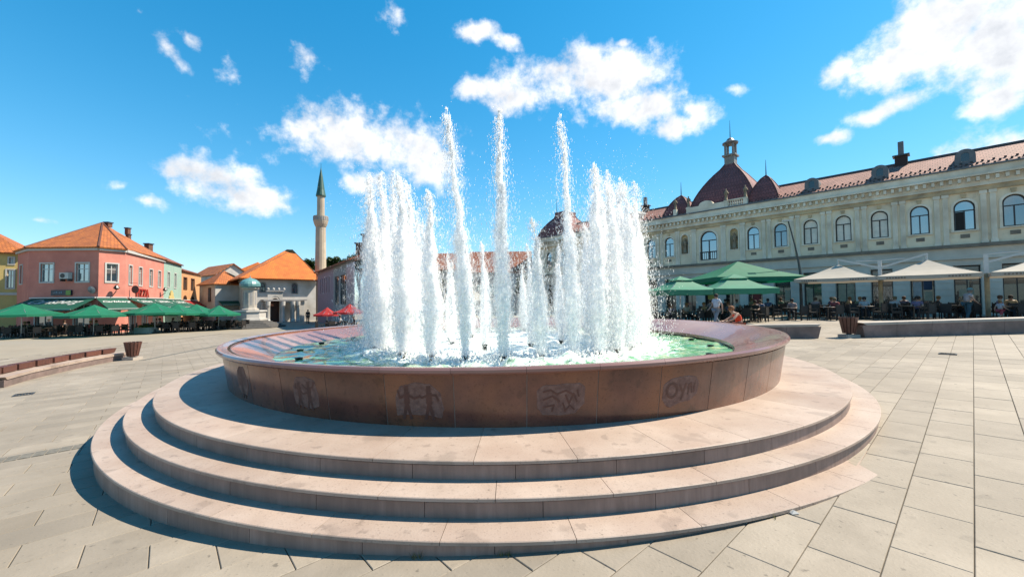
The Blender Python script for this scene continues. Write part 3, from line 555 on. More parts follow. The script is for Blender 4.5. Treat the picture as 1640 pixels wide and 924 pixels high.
# ==PART3==
# ------------------------------------------------------------------ buildings: frames, openings, windows
class Wall:
    """a wall plane from A to B (left to right as seen from outside), heights absolute"""
    def __init__(s, A, B):
        s.o = Vector((A[0], A[1], 0)); d = Vector((B[0]-A[0], B[1]-A[1], 0)); s.L = d.length; s.a = d.normalized(); s.n = Vector((s.a.y, -s.a.x, 0))
    def p(s, u, h, d=0): return s.o+s.a*u+s.n*d+Zv*h
    def u_at(s, px, py=450):
        d = ray(px, py); m = d.x/d.y; return (m*s.o.y-s.o.x)/(s.a.x-m*s.a.y)
    def h_at(s, px, py):
        u = s.u_at(px, py); return at(px, py, s.p(u, 0).y).z
def arch(u0, u1, h0, h1, n=12, rise=None):
    """outline of an arched opening, anticlockwise from bottom left"""
    w = (u1-u0)/2; r = rise or w
    return [(u0, h0), (u1, h0)]+[((u0+u1)/2+w*math.cos(math.pi*k/n), h1-r+r*math.sin(math.pi*k/n)) for k in range(n+1)]
def wall_cells(m, w, z0, z1, ops, depth=.2, mi=0, u0=0, u1=None):
    """wall face with real holes: ops are (u0,u1,h0,h1,rise)"""
    u1 = w.L if u1 is None else u1
    us = sorted({u0, u1}|{x for o in ops for x in o[:2] if u0 < x < u1}); hs = sorted({z0, z1}|{x for o in ops for x in o[2:4] if z0 < x < z1})
    for a, b in zip(us, us[1:]):
        for c, d in zip(hs, hs[1:]):
            mu, mh = (a+b)/2, (c+d)/2
            if any(o[0] < mu < o[1] and o[2] < mh < o[3] for o in ops): continue
            m.add([w.p(a, c), w.p(b, c), w.p(b, d), w.p(a, d)], [(0, 1, 2, 3)], mi)
    for o in ops:
        rise = o[4] if len(o) > 4 else 0
        if rise:
            pl = arch(*o[:4], rise=rise)[2:]; k = len(pl)//2
            m.add([w.p(o[1], o[3])]+[w.p(*q) for q in pl[:k+1]], [tuple(range(k+2))], mi); m.add([w.p(o[0], o[3])]+[w.p(*q) for q in pl[k:]], [tuple(range(len(pl)-k+1))], mi)
            out_ = arch(*o[:4], rise=rise)
        else: out_ = [(o[0], o[2]), (o[1], o[2]), (o[1], o[3]), (o[0], o[3])]
        n = len(out_)
        for i in range(n):
            p, q = out_[i], out_[(i+1) % n]; m.add([w.p(*p), w.p(*q), w.p(*q, -depth), w.p(*p, -depth)], [(0, 1, 2, 3)], mi)
def band(m, w, u0, u1, h0, h1, d0, d1, mi=0):
    c = w.p((u0+u1)/2, (h0+h1)/2, (d0+d1)/2); m.box(c, (abs(u1-u0), abs(d1-d0), h1-h0), mi=mi, ax=(w.a, w.n, Zv)); return m
def inset(pl, k):
    cx = (min(p[0] for p in pl)+max(p[0] for p in pl))/2; cy = (min(p[1] for p in pl)+max(p[1] for p in pl))/2
    wx = max(p[0] for p in pl)-cx; wy = max(p[1] for p in pl)-cy
    return [(cx+(x-cx)*(1-k/wx), cy+(y-cy)*(1-k/wy)) for x, y in pl]
def ringstrip(m, w, a, b, d0, d1, mi=0):
    n = len(a); vs = [w.p(*q, d) for d in (d0, d1) for pl in (a, b) for q in pl]
    for i in range(n):
        j = (i+1) % n; m.add([vs[k] for k in (i, j, n+j, n+i, 2*n+i, 2*n+j, 3*n+j, 3*n+i)], [(4, 5, 6, 7), (0, 3, 2, 1), (0, 1, 5, 4), (3, 7, 6, 2)], mi)
def window(root, w, o, fm, casing=None, depth=.14, mull=(1, .62), pane=None, bars=.05, open_leaf=False, cw=.11, sill=None):
    """window part (frame, mullions, casing) with its pane as a sub-part"""
    rise = o[4] if len(o) > 4 else 0
    pl = arch(*o[:4], rise=rise) if rise else [(o[0], o[2]), (o[1], o[2]), (o[1], o[3]), (o[0], o[3])]
    f = MB(); inn = inset(pl, bars*1.1); ringstrip(f, w, pl, inn, -depth, -depth+.07)
    for k in range(mull[0]):
        u = o[0]+(o[1]-o[0])*(k+1)/(mull[0]+1); band(f, w, u-bars/2, u+bars/2, o[2]+bars, (o[2]+(o[3]-o[2])*mull[1]) if rise else o[3]-bars, -depth+.002, -depth+.06)
    if mull[1]: hh = o[2]+(o[3]-o[2])*mull[1]; band(f, w, o[0]+bars, o[1]-bars, hh-bars/2, hh+bars/2, -depth+.004, -depth+.066)
    win = f.build('window', fm, root)
    g_ = MB(); g_.add([w.p(*q, -depth+.02) for q in inn], [tuple(range(len(inn)))]); g_.build('pane', pane or glass, win)
    if casing:
        c_ = MB(); o2 = inset(pl, -cw); ringstrip(c_, w, o2, pl, -.02, .05); c_.build('casing', casing, win)
    if sill: s_ = MB(); band(s_, w, o[0]-.14, o[1]+.14, o[2]-.09, o[2]-.005, -.02, .14); s_.build('sill', sill, win)
    return win
def roof(root, vs, fs, m, th=.14, name='roof'):
    r_ = MB(); r_.add(vs, fs); o = r_.build(name, m, root)
    for p in o.data.polygons:
        if p.normal.z < 0: p.flip()
    uvlay(o); md = o.modifiers.new('thickness', 'SOLIDIFY'); md.thickness = th; md.offset = -1; return o
def chimney(root, p, s, h, m, cap=True):
    c_ = MB(); c_.box((p[0], p[1], p[2]+h/2), (s, s, h)); o = c_.build('chimney', m, root)
    if cap: MB().box((p[0], p[1], p[2]+h+.06), (s*1.3, s*1.3, .12)).build('chimney_cap', grey_metal, o)
    return o

# ------------------------------------------------------------------ long two-storey palace on the right
plaster = mat('cream stucco', (1.25, 1.08, .78), (1.1, .94, .68), rough=.85, scale=1.2, bump=.15, soft=(.5, (.98, .81, .58)), spots=[(1.6, .62, .86)])
trim = mat('pale stone trim', (1.2, 1.1, .9), (1.06, .97, .78), rough=.8, scale=1.5, soft=(.8, (.78, .67, .51)))
ochre = mat('ochre frieze', (.95, .72, .42), (.8, .6, .35), rough=.85, scale=1.5, soft=(.8, (.36, .29, .2)))
beltm = mat('weathered belt course', (.33, .285, .22), (.22, .19, .155), rough=.9, scale=1.5)
lower = mat('grey ground floor stone', (.95, .87, .73), (.82, .75, .63), rough=.85, scale=1.5, soft=(.6, (.68, .62, .52)))
roofm = tilemat('mauve red tiles', (.47, .215, .16), (.37, .16, .12))
domem = tilemat('dark wine shingles', (.30, .105, .10), (.23, .08, .078))
darkframe = mat('dark window frame', (.035, .03, .03), rough=.5)
leadm = mat('grey dormer lead', (.19, .205, .22), (.14, .15, .16), rough=.5, scale=3)
curtain = mat('white curtain behind glass', (1.15, 1.05, .88), (.85, .8, .68), rough=.4, scale=2, spec=.8)
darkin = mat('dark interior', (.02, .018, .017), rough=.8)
E0 = Vector((.68, -.733, 0)).normalized()
P0 = Vector((25.5, 34, 0)); SL_, SR_ = -31.6, 16.5          # s runs along the facade, 0 at P0
ra = P0+E0*SL_; rb = P0+E0*SR_
pw = Wall((ra.x, ra.y), (rb.x, rb.y)); su = lambda s: s-SL_
pal = thing('palace_building', (P0.x, P0.y, .5), 'long cream two-storey palace with arched windows and a wine-red dome', 'building')
GB = .45                                                   # ground level there
bay = 2.175; wins = [-4.3+bay*k for k in range(-0, 10)]+[-16.66, -14.49, -12.4, -18.85, -21.0, -23.2, -25.4, -27.6, -29.8]
ops = [(su(s)-.5, su(s)+.5, 6.38, 8.47, .5) for s in wins]
ops.append((su(-8.32)-.8, su(-8.32)+.8, 5.72, 8.62, .8))
niche = [(su(s)-.36, su(s)+.36, 6.55, 8.55, .36) for s in (-10.72, -5.95)]
m = MB(); wall_cells(m, pw, 5.4, 8.98, ops+niche, .25)
# end walls and the back
for u, dd in ((0, 12), (pw.L, 12)):
    m.add([pw.p(u, GB), pw.p(u, GB, -dd), pw.p(u, 10.4, -dd), pw.p(u, 10.4)], [(0, 1, 2, 3)])
m.build('upper_wall', plaster, pal)
for s in wins:
    o_ = (su(s)-.5, su(s)+.5, 6.38, 8.47, .5); i_ = wins.index(s)
    w_ = window(pal, pw, o_, darkframe, trim, .2, (1, .66), curtain if i_ in (2, 3, 4) else [glass, glass_b, glass_c][(i_*7) % 3], .07, cw=.13, sill=trim)
    if i_ == 6: q = MB(); band(q, pw, su(s)-.42, su(s)-.03, 6.46, 7.7, -.178, -.172); q.build('open_sash', darkin, w_)
    q = MB(); c = su(s); q.prism([(c-.1, 8.62), (c+.1, 8.62), (c+.14, 8.86), (c-.14, 8.86)], (pw.a, pw.n), pw.o, 0, .1); q.build('keystone', ochre, w_)
    q = MB(); band(q, pw, c-.22, c+.22, 5.84, 6.1, .0, .03); q.build('apron_ornament', beltm, w_)
big = window(pal, pw, ops[-1], darkframe, trim, .2, (1, .68), glass, .09, cw=.16)
q = MB()
for k in range(9): band(q, pw, su(-8.32)-.78+.195*k-.02, su(-8.32)-.78+.195*k+.02, 5.75, 6.5, .05, .09)
band(q, pw, su(-8.32)-.84, su(-8.32)+.84, 6.5, 6.56, .04, .1); q.build('balcony_rail', darkframe, big)
st_m = mat('stone statue', (.42, .33, .22), (.28, .21, .14), rough=.8, scale=6)
def statue(root, p, h, name='statue'):
    k = h/1.7; q = MB(); q.lathe([(.26*k, 0), (.26*k, .12*k), (.2*k, .16*k), (.19*k, .5*k), (.15*k, .85*k), (.2*k, 1.05*k), (.24*k, 1.28*k), (.2*k, 1.38*k), (.07*k, 1.42*k), (.07*k, 1.46*k), (.11*k, 1.52*k), (.115*k, 1.62*k), (.07*k, 1.7*k), (.01, 1.72*k)], p, 10)
    q.tube([Vector(p)+Vector((.2*k, -.05*k, 1.3*k)), Vector(p)+Vector((.28*k, -.12*k, 1.05*k)), Vector(p)+Vector((.12*k, -.22*k, .98*k))], .06*k, 6); q.tube([Vector(p)+Vector((-.2*k, 0, 1.3*k)), Vector(p)+Vector((-.27*k, -.05*k, 1.0*k)), Vector(p)+Vector((-.22*k, -.1*k, .75*k))], .06*k, 6)
    return q.build(name, st_m, root, smooth=True)
for o_ in niche:
    q = MB(); pl = arch(*o_[:4], rise=o_[4]); q.add([pw.p(*p, -.24) for p in pl], [tuple(range(len(pl)))]); nb_ = q.build('niche', ochre, pal)
    statue(nb_, pw.p((o_[0]+o_[1])/2, 6.6, -.06), 1.55); q = MB(); ringstrip(q, pw, inset(pl, -.1), pl, -.02, .05); q.build('niche_frame', trim, nb_)
# fluted pilasters in pairs between the windows
pil = MB(); 
def pilaster(s, wd=.26):
    q = MB(); c = su(s); band(q, pw, c-wd/2, c+wd/2, 5.62, 8.75, -.01, .09); band(q, pw, c-wd/2-.04, c+wd/2+.04, 5.42, 5.62, -.01, .13); band(q, pw, c-wd/2-.05, c+wd/2+.05, 8.75, 8.97, -.01, .14)
    for j in (-.07, .0, .07): band(q, pw, c+j-.013, c+j+.013, 5.75, 8.6, .089, .105)
    q.build('pilaster', trim, pal)
edges = [wins[k]+bay/2 for k in range(0, 10)]+[-17.75, -15.57, -13.45, -19.93, -22.1, -24.3, -26.5, -28.7]
for s in edges: pilaster(s-.21); pilaster(s+.21)
for s in (-11.45, -9.75, -6.9, -5.2, -30.9): pilaster(s, .42)
# entablature: frieze, cornice, parapet band, each with real projection
for nm, h0, h1, d1, mm in (('frieze', 8.98, 9.3, .16, ochre), ('architrave_moulding', 9.3, 9.42, .26, trim), ('cornice', 9.42, 9.95, .2, trim), ('cornice_shelf', 9.95, 10.08, .52, trim), ('gutter_band', 10.08, 10.55, .36, trim), ('gutter', 10.55, 10.66, .46, leadm)):
    q = MB(); band(q, pw, -.2, pw.L+.1, h0, h1, -.3, d1); q.build(nm, mm, pal)
q = MB(); band(q, pw, -.1, pw.L, 5.18, 5.4, -.3, .28); q.build('belt_course', beltm, pal)
q = MB(); band(q, pw, -.05, pw.L, 4.55, 5.18, -.3, .06); q.build('sign_band', lower, pal)
q = MB(); band(q, pw, -.05, pw.L, 4.38, 4.55, -.3, .16); q.build('lower_moulding', lower, pal)
q = MB(); 
for k in range(int(pw.L/.42)): band(q, pw, .2+.42*k, .36+.42*k, 9.62, 9.9, .19, .46)
q.build('cornice_brackets', trim, pal)
# ground floor arcade: rusticated pillars, shopfronts behind
bx = [wins[k] for k in range(10)]+[-6.4, -8.32, -10.3, -12.4, -14.49, -16.66, -18.85, -21.0, -23.2, -25.4, -27.6, -29.8]
gops = [(su(s)-.62, su(s)+.62, GB-.2, 3.95) for s in bx]
m = MB(); wall_cells(m, pw, GB-.4, 4.38, gops, .55); m.build('arcade_wall', lower, pal)
for s in sorted(bx):
    for k in range(8):
        h0 = GB+.05+k*.45; q = MB(); band(q, pw, su(s)+.65, su(s)+bay-.65, h0, h0+.42, -.0, .045); q.build('rustic_block', lower, pal)
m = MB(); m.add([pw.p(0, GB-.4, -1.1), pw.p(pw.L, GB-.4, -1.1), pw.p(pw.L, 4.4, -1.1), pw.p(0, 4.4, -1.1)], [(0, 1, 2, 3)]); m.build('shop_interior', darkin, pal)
poster = [mat('cream poster', (.6, .52, .36)), mat('white poster', (.62, .62, .6)), mat('blue poster', (.03, .07, .14)), mat('red poster', (.35, .04, .03)), mat('green poster', (.02, .25, .14)), mat('yellow sign panel', (.7, .5, .08))]  # the yellow panel paints the glow of a lit sign as plain colour
for i, s in enumerate(bx):
    f = MB(); c = su(s); ringstrip(f, pw, [(c-.62, GB), (c+.62, GB), (c+.62, 3.95), (c-.62, 3.95)], [(c-.55, GB+.08), (c+.55, GB+.08), (c+.55, 3.87), (c-.55, 3.87)], -.5, -.44)
    band(f, pw, c-.03, c+.03, GB+.1, 3.0, -.5, -.45); band(f, pw, c-.56, c+.56, 2.96, 3.04, -.498, -.448); sf = f.build('shopfront', darkframe, pal)
    q = MB(); q.add([pw.p(c-.56, GB+.05, -.48), pw.p(c+.56, GB+.05, -.48), pw.p(c+.56, 3.88, -.48), pw.p(c-.56, 3.88, -.48)], [(0, 1, 2, 3)]); q.build('shop_pane', shop_glass, sf)
    for (a_, b_, h0, h1, pm_) in {0: [(-.3, .35, 1.3, 2.5, 3)], 2: [(-.5, -.05, 1.2, 2.6, 0)], 3: [(-.5, -.02, 1.5, 2.9, 0), (.05, .5, 1.5, 2.9, 0), (-.5, .5, 2.95, 3.2, 4)], 5: [(-.5, -.05, 1.7, 2.9, 1), (.08, .5, 1.5, 2.2, 0), (.05, .5, 2.3, 3.2, 2), (-.5, -.05, 3.0, 3.3, 3)], 1: [(.1, .5, 1.6, 2.5, 0)], 11: [(-.35, .3, 1.75, 2.75, 5)], 6: [(-.4, .3, 1.8, 2.3, 0)]}.get(i, []):
        q = MB(); band(q, pw, c+a_, c+b_, h0, h1, -.44, -.425); q.build('poster', poster[pm_], sf)
# roof: tiled slope to a ridge, snow guards, dormers, chimneys
RD, RH = 3.2, 12.55
up_ = pw.p(-.35, 10.6, .3); ur = pw.p(pw.L+.1, 10.6, .3)
roof(pal, [up_, ur, pw.p(pw.L+.1, RH, -RD), pw.p(-.35, RH, -RD), pw.p(pw.L+.1, 10.4, -RD*2-3), pw.p(-.35, 10.4, -RD*2-3)], [(0, 1, 2, 3), (3, 2, 4, 5)], roofm)
q = MB(); q.bar(pw.p(-.3, RH+.05, -RD), pw.p(pw.L, RH+.05, -RD), .2, .12); q.build('ridge_cap', grey_metal, pal)
q = MB()
for r_ in range(3):
    for k in range(int(pw.L/.5)):
        t = .06+r_*.1; u = .3+k*.5+(.25 if r_ % 2 else 0); c = pw.p(u, 10.6+(RH-10.6)*t+.06, .3-(RD+.3)*t); q.box(c, (.12, .1, .1), ax=(pw.a, pw.n, Zv))
sg_ = q.build('snow_guards', darkframe, pal); sg_['kind'] = 'stuff'
def dormer(px, py):
    # on the slope, where the ray meets it
    t = .42; w2 = Wall((pw.p(0, 0, .3-(RD+.3)*t).x, pw.p(0, 0, .3-(RD+.3)*t).y), (pw.p(pw.L, 0, .3-(RD+.3)*t).x, pw.p(pw.L, 0, .3-(RD+.3)*t).y)); u = w2.u_at(px, py); h = 10.6+(RH-10.6)*.22
    q = MB(); ol = arch(u-.5, u+.5, h, h+1.15, 10); n = len(ol)
    q.add([w2.p(*p, .55) for p in ol]+[w2.p(*p, -1.2) for p in ol], [(i, (i+1) % n, n+(i+1) % n, n+i) for i in range(n)]); d_ = q.build('dormer', leadm, pal)
    q = MB(); il = arch(u-.2, u+.2, h+.3, h+.9, 10); ringstrip(q, w2, ol, il, .5, .56); q.build('dormer_face', leadm, d_); q = MB(); q.add([w2.p(*p, .51) for p in il], [tuple(range(len(il)))]); q.build('dormer_pane', shop_glass, d_)
for px, py in ((1302, 297), (1410, 277), (1545, 251), (1023, 348)): dormer(px, py)
def palchim(px, tall):
    u = pw.u_at(px, 260); c = pw.p(u+.6, RH-.25, -RD+.15); q = MB(); q.box(c+Zv*.35, (.75, .6, .9), ax=(pw.a, pw.n, Zv)); o = q.build('chimney', mat('dark brick', (.06, .03, .028), rough=.8), pal)
    q = MB(); q.box(c+Zv*.86, (1.0, .85, .1), ax=(pw.a, pw.n, Zv)); q.build('chimney_cap', grey_metal, o)
    q = MB(); q.box(c+Zv*(.9+tall/2), (.34, .34, tall), ax=(pw.a, pw.n, Zv)); q.build('flue', leadm, o)
palchim(1422, 1.1); palchim(1004, 1.0)
# curved pavilion roofs: big dome, two flanking turrets, and the far end pavilion
def pavilion(s0, s1, d0, d1, z0, z1, name, bulge=.42, topw=.0, n=9):
    vs = []; cu, cd = (s0+s1)/2, (d0+d1)/2
    for k in range(n+1):
        t = k/n; f = max(topw, 1-t**(1/(1-bulge))) if k < n else topw
        f = max(topw, (1-t)**.66*(1+.10*math.sin(math.pi*t))) if k < n else topw
        for a_, b_ in ((-1, 1), (1, 1), (1, -1), (-1, -1)):
            vs.append(pw.p(su(cu+a_*(s1-s0)/2*f), z0+(z1-z0)*t, cd+b_*(d0-d1)/2*f))
    fs = [(i*4+j, i*4+(j+1) % 4, (i+1)*4+(j+1) % 4, (i+1)*4+j) for i in range(n) for j in range(4)]
    r_ = roof(pal, vs, fs, domem, .05, name)
    q = MB()
    for j in range(4): q.tube([vs[i*4+j] for i in range(n+1)], .07, 5)
    q.build('hip_ridge', domem, r_); return r_
dm = pavilion(-10.6, -4.1, -.7, -7.2, 10.7, 16.05, 'dome_roof', topw=.13)
lc = pw.p(su(-7.35), 16.0, -3.95); lm_ = mat('lantern zinc', (.36, .34, .30), (.25, .24, .22), rough=.5)
q = MB(); q.box(lc+Zv*.4, (.95, .95, .9), ax=(pw.a, pw.n, Zv)); q.box(lc+Zv*.92, (1.3, 1.3, .16), ax=(pw.a, pw.n, Zv)); q.build('lantern_base', lm_, dm)
for a_, b_ in ((-1, -1), (1, -1), (1, 1), (-1, 1)): MB().tube([lc+pw.a*a_*.38+pw.n*b_*.38+Zv*1.0, lc+pw.a*a_*.38+pw.n*b_*.38+Zv*2.15], .12, 8).build('lantern_column', lm_, dm)
q = MB(); q.lathe([(.5, 2.12), (.75, 2.2), (.78, 2.34), (.45, 2.5), (.3, 2.75), (.08, 2.9)], lc, 12, a0=.4); q.build('lantern_cap', leadm, dm)
MB().tube([lc+Zv*2.85, lc+Zv*4.75], [.05, .015], 6).build('finial', grey_metal, dm)
for (s0, s1, zt) in ((-13.2, -10.15, 13.15), (-4.85, -2.2, 13.45)):
    t_ = pavilion(s0, s1, -.15, -3.0, 10.65, zt, 'turret_roof'); MB().tube([pw.p(su((s0+s1)/2), zt-.1, -1.57), pw.p(su((s0+s1)/2), zt+1.5, -1.57)], [.06, .015], 6).build('finial', grey_metal, t_)
t_ = pavilion(-31.9, -26.4, .2, -6, 10.65, 14.4, 'end_pavilion_roof', topw=.35)
MB().tube([pw.p(su(-30.4), 14.2, -2.5), pw.p(su(-30.4), 16.6, -2.5)], [.05, .015], 6).build('finial', grey_metal, t_)
# attic parapet with a small pediment, balustrade and statues in front of the dome
q = MB(); band(q, pw, su(-10.1), su(-6.65), 10.66, 11.25, -.25, .3); pc = su(-8.4)
q.prism([(pc-.7, 11.25), (pc+.7, 11.25)]+[(pc+.7*math.cos(a_*math.pi/8), 11.25+.42*math.sin(a_*math.pi/8)) for a_ in range(1, 8)], (pw.a, pw.n), pw.o, -.1, .28); q.build('attic_parapet', trim, pal)
bl = MB(); band(bl, pw, su(-6.5), su(-4.9), 11.28, 11.38, -.1, .16); band(bl, pw, su(-6.5), su(-4.9), 10.66, 10.78, -.1, .16); blo = bl.build('balustrade', trim, pal)
for k in range(8): MB().lathe([(.05, 10.78), (.085, 10.95), (.05, 11.15), (.07, 11.28)], pw.p(su(-6.35+.19*k), 0, .03), 8).build('baluster', trim, blo)
for s in (-10.2, -6.55, -4.85, -11.6): 
    q = MB(); band(q, pw, su(s)-.18, su(s)+.18, 10.66, 11.35, -.12, .24); pd = q.build('pedestal', trim, pal); statue(pd, pw.p(su(s), 11.34, .06), 1.15)
# ==PART4==
# ------------------------------------------------------------------ houses on the left
orange = tilemat('orange clay tiles', (.62, .19, .035), (.42, .12, .03)); rust = tilemat('weathered red tiles', (.36, .12, .055), (.27, .085, .045))
bright = tilemat('bright new tiles', (.78, .21, .02), (.66, .165, .02))
pinkw = mat('pink stucco', (.86, .32, .24), (.76, .27, .2), rough=.9, scale=1.5, soft=(.6, (.68, .23, .175)))
yellow = mat('yellow stucco', (.80, .60, .22), (.70, .52, .2), rough=.9, scale=1.5); mint = mat('mint stucco', (.42, .60, .50), (.37, .53, .44), rough=.9, scale=1.5)
peach = mat('orange stucco', (.80, .42, .19), (.7, .36, .16), rough=.9, scale=1.5); white_w = mat('white wash', (.76, .73, .69), (.68, .65, .61), rough=.9, scale=1.2, soft=(.7, (.5, .47, .42)))
lilac = mat('lilac stucco', (.46, .33, .38), (.4, .28, .33), rough=.9, scale=1.5); greyw = mat('grey stucco', (.44, .43, .43), (.36, .35, .35), rough=.9, scale=1.5)
white_trim = mat('white window trim', (.72, .70, .66), (.64, .62, .58), rough=.6, scale=4); brownf = mat('brown window frame', (.12, .04, .02), rough=.5); woodb = mat('timber bracket', (.14, .08, .045), rough=.8)
GL = -.725
def house(name, pts, z0, z1, wm_, label, winlist, fm=None, cas=None, cat='house', closed=None, mull=(1, .7), pane=None):
    """pts: corner points left to right; winlist per wall: list of (u0,u1,h0,h1[,rise])"""
    c = sum((Vector((*p, 0)) for p in pts), Vector())/len(pts); root = thing(name, (c.x, c.y, z0), label, cat); m = MB()
    for i, (A, B) in enumerate(zip(pts, pts[1:])):
        w = Wall(A, B); ops_ = winlist.get(i, []); wall_cells(m, w, z0-.3, z1, ops_, .2)
        for o in ops_: window(root, w, o, fm or white_trim, cas, .15, mull, pane or glass, .06)
    for q_ in (closed or []):
        A, B = q_; m.add([(A[0], A[1], z0-.3), (B[0], B[1], z0-.3), (B[0], B[1], z1), (A[0], A[1], z1)], [(0, 1, 2, 3)])
    m.build('wall', wm_, root); return root
def px2u(A, B, spans, h0, h1, rise=0):
    w = Wall(A, B); return [(w.u_at(a), w.u_at(b), h0, h1, rise) if rise else (w.u_at(a), w.u_at(b), h0, h1) for a, b in spans]
# pink corner house
pA, pB, pC, pD, pE, pF = (-43.6, 36), (-37.3, 36), (-36.6, 37.8), (-41.0, 47.0), (-44.2, 53.4), (-48.6, 62.4)
pL = (-47.6, 38.4)
ez = 7.05
pink = house('corner_house', [pL, pA, pB, pC, pD], GL, ez, pinkw, 'pink corner house with orange hipped roof behind green awnings', {
    0: [(1.2, 2.2, 3.9, 5.6)], 1: px2u(pA, pB, [(65, 85), (122, 142)], 3.95, 5.6)+[(.7, 2.2, GL+.1, 1.9), (4.2, 5.6, GL+.1, 1.9)], 2: px2u(pB, pC, [(170, 188)], 3.95, 5.6), 3: px2u(pC, pD, [(206, 211), (222, 227), (239, 244), (253, 257)], 3.8, 5.6)+[(1, 2.4, GL, 1.8), (4, 5.4, GL, 1.8), (7, 8.4, GL, 1.8)]}, cas=white_trim, closed=[((-47.6, 38.4), (-50.5, 52)), ((-50.5, 52), pD)])
ap = (-43.2, 42.0, 10.5); rp = (-48.5, 54, 10.4)
def ov(p, k=.35): c = Vector((-43, 43, 0)); d = (Vector((*p, 0))-c).normalized()*k; return (p[0]+d.x, p[1]+d.y, ez+.02)
pr = roof(pink, [ov(pL), ov(pA), ov(pB), ov(pC), (pD[0]+.3, pD[1]+.15, ez+.02), (-46.6, 47, 10.45), ap, (-50.8, 52, ez)], [(0, 1, 6), (1, 2, 6), (2, 3, 6), (3, 4, 5, 6), (0, 6, 5, 7)], orange)
q = MB(); 
for A, B in ((pL, pA), (pA, pB), (pB, pC), (pC, pD)): w = Wall(A, B); band(q, w, -.02, w.L+.02, ez-.28, ez-.02, -.02, .16)
q.build('cornice', white_trim, pink)
q = MB(); 
for k in (1, 2, 3): q.tube([Vector(ov([pA, pB, pC][k-1])), Vector(ap)], .09, 6)
q.build('hip_tiles', rust, pr)
chimney(pink, (-43.0, 42.4, 10.1), .45, .42, mat('chimney brick', (.22, .1, .06), rough=.9)); chimney(pink, (-43.9, 45.5, 9.9), .36, .6, MATS['chimney brick']); chimney(pink, (-46.8, 48.6, 9.8), .36, .5, MATS['chimney brick'])
wA = Wall(pA, pB); wB = Wall(pB, pC); wC = Wall(pC, pD)
# things fixed to the pink house
ac = thing('air_conditioner', wA.p(wA.u_at(110), 4.2, .3), 'white air conditioner box on the pink wall between two windows', 'air conditioner'); q = MB(); u = wA.u_at(110); band(q, wA, u-.4, u+.4, 4.2, 4.75, .08, .42); q.build('body', white_trim, ac)
q = MB(); q.lathe([(.2, 0), (.2, .02)], (0, 0, 0), 14); fo = q.build('fan_grille', black); fo.data.transform(Matrix.Translation(wA.p(u-.1, 4.47, .422))@Matrix.Rotation(math.pi/2, 4, 'X')); par(fo, ac)
q = MB(); band(q, wA, u-.35, u-.3, 3.98, 4.2, .0, .4); band(q, wA, u+.3, u+.35, 3.98, 4.2, .0, .4); q.build('bracket', grey_metal, ac)
sg = thing('wall_sign', wA.p(wA.u_at(100), 2.9, .1), 'dark blue lit-box sign with green end on the pink wall', 'sign'); u0, u1 = wA.u_at(85), wA.u_at(117); q = MB(); band(q, wA, u0, u1, 2.72, 3.2, .02, .16); q.build('box', mat('navy sign', (.015, .03, .06), rough=.4), sg)
q = MB(); band(q, wA, u1-.45, u1-.02, 2.75, 3.17, .158, .17); q.build('green_panel', mat('sign green', (.22, .42, .04), rough=.4), sg); q = MB()
for k in range(6): band(q, wA, u0+.2+k*.14, u0+.28+k*.14, 2.92, 2.98+.05*(k % 3), .158, .17)
q.build('faded_lettering', mat('sign lettering', (.3, .4, .5)), sg)
dish = thing('satellite_dish', wA.p(wA.u_at(149), 2.9, .3), 'small grey satellite dish at the pink corner', 'satellite dish'); q = MB(); q.lathe([(.02, .0), (.2, .03), (.34, .1), (.35, .11)], (0, 0, 0), 14, caps=False); do = q.build('dish', mat('dish grey', (.4, .4, .4))); do.data.transform(Matrix.Translation(wA.p(wA.u_at(149), 3.15, .22))@Matrix.Rotation(R(-75), 4, 'X')); par(do, dish); MB().tube([wA.p(wA.u_at(149), 3.0, 0), wA.p(wA.u_at(149), 3.05, .3), wA.p(wA.u_at(149), 3.15, .35)], .03, 6).build('arm', grey_metal, dish)
def wall_lamp(w, px, h, label):
    u = w.u_at(px); l_ = thing('wall_lamp', w.p(u, h, 0), label, 'wall lamp'); MB().tube([w.p(u, h, 0), w.p(u, h+.2, .25), w.p(u+.05, h+.45, .5), w.p(u+.1, h+.75, .45)], .035, 6).build('arm', black, l_); MB().lathe([(.06, h+.62), (.2, h+.72), (.22, h+.78), (.12, h+.98), (.03, h+1.08)], w.p(u+.1, 0, .45), 8).build('lantern', black, l_)
wall_lamp(wB, 180, 2.6, 'black scroll lantern under the blue window of the pink house'); wall_lamp(wC, 256, 2.7, 'black lantern near the far end of the pink side wall')
pz = thing('letter_sign', wC.p(wC.u_at(223), 2.6, .1), 'red letter sign on the pink side wall', 'sign'); u = wC.u_at(227)
fr = Matrix((wC.a, Zv, wC.n)).transposed().to_4x4(); fr.translation = wC.p(u, 2.95, .1); text_mesh('PIZZA', 1.2, mat('red letters', (.55, .04, .02), rough=.5), 'letters', parent=pz, mw=fr, bold=.02, extrude=.03)
os_ = thing('hanging_sign', wC.p(wC.u_at(207), 3.2, .5), 'dark oval sign hanging from the pink house', 'sign'); q = MB(); q.lathe([(.27, -.03), (.27, .03)], (0, 0, 0), 16); oo = q.build('board', mat('oval sign', (.06, .02, .015))); oo.data.transform(Matrix.Translation(wC.p(wC.u_at(207), 3.3, .45))@Matrix.Rotation(.5, 4, 'Z')@Matrix.Rotation(math.pi/2, 4, 'X')@Matrix.Scale(1.4, 4, (0, 1, 0))); par(oo, os_); MB().tube([wC.p(wC.u_at(207), 3.9, 0), wC.p(wC.u_at(207), 3.9, .6)], .02, 6).build('bracket', black, os_)
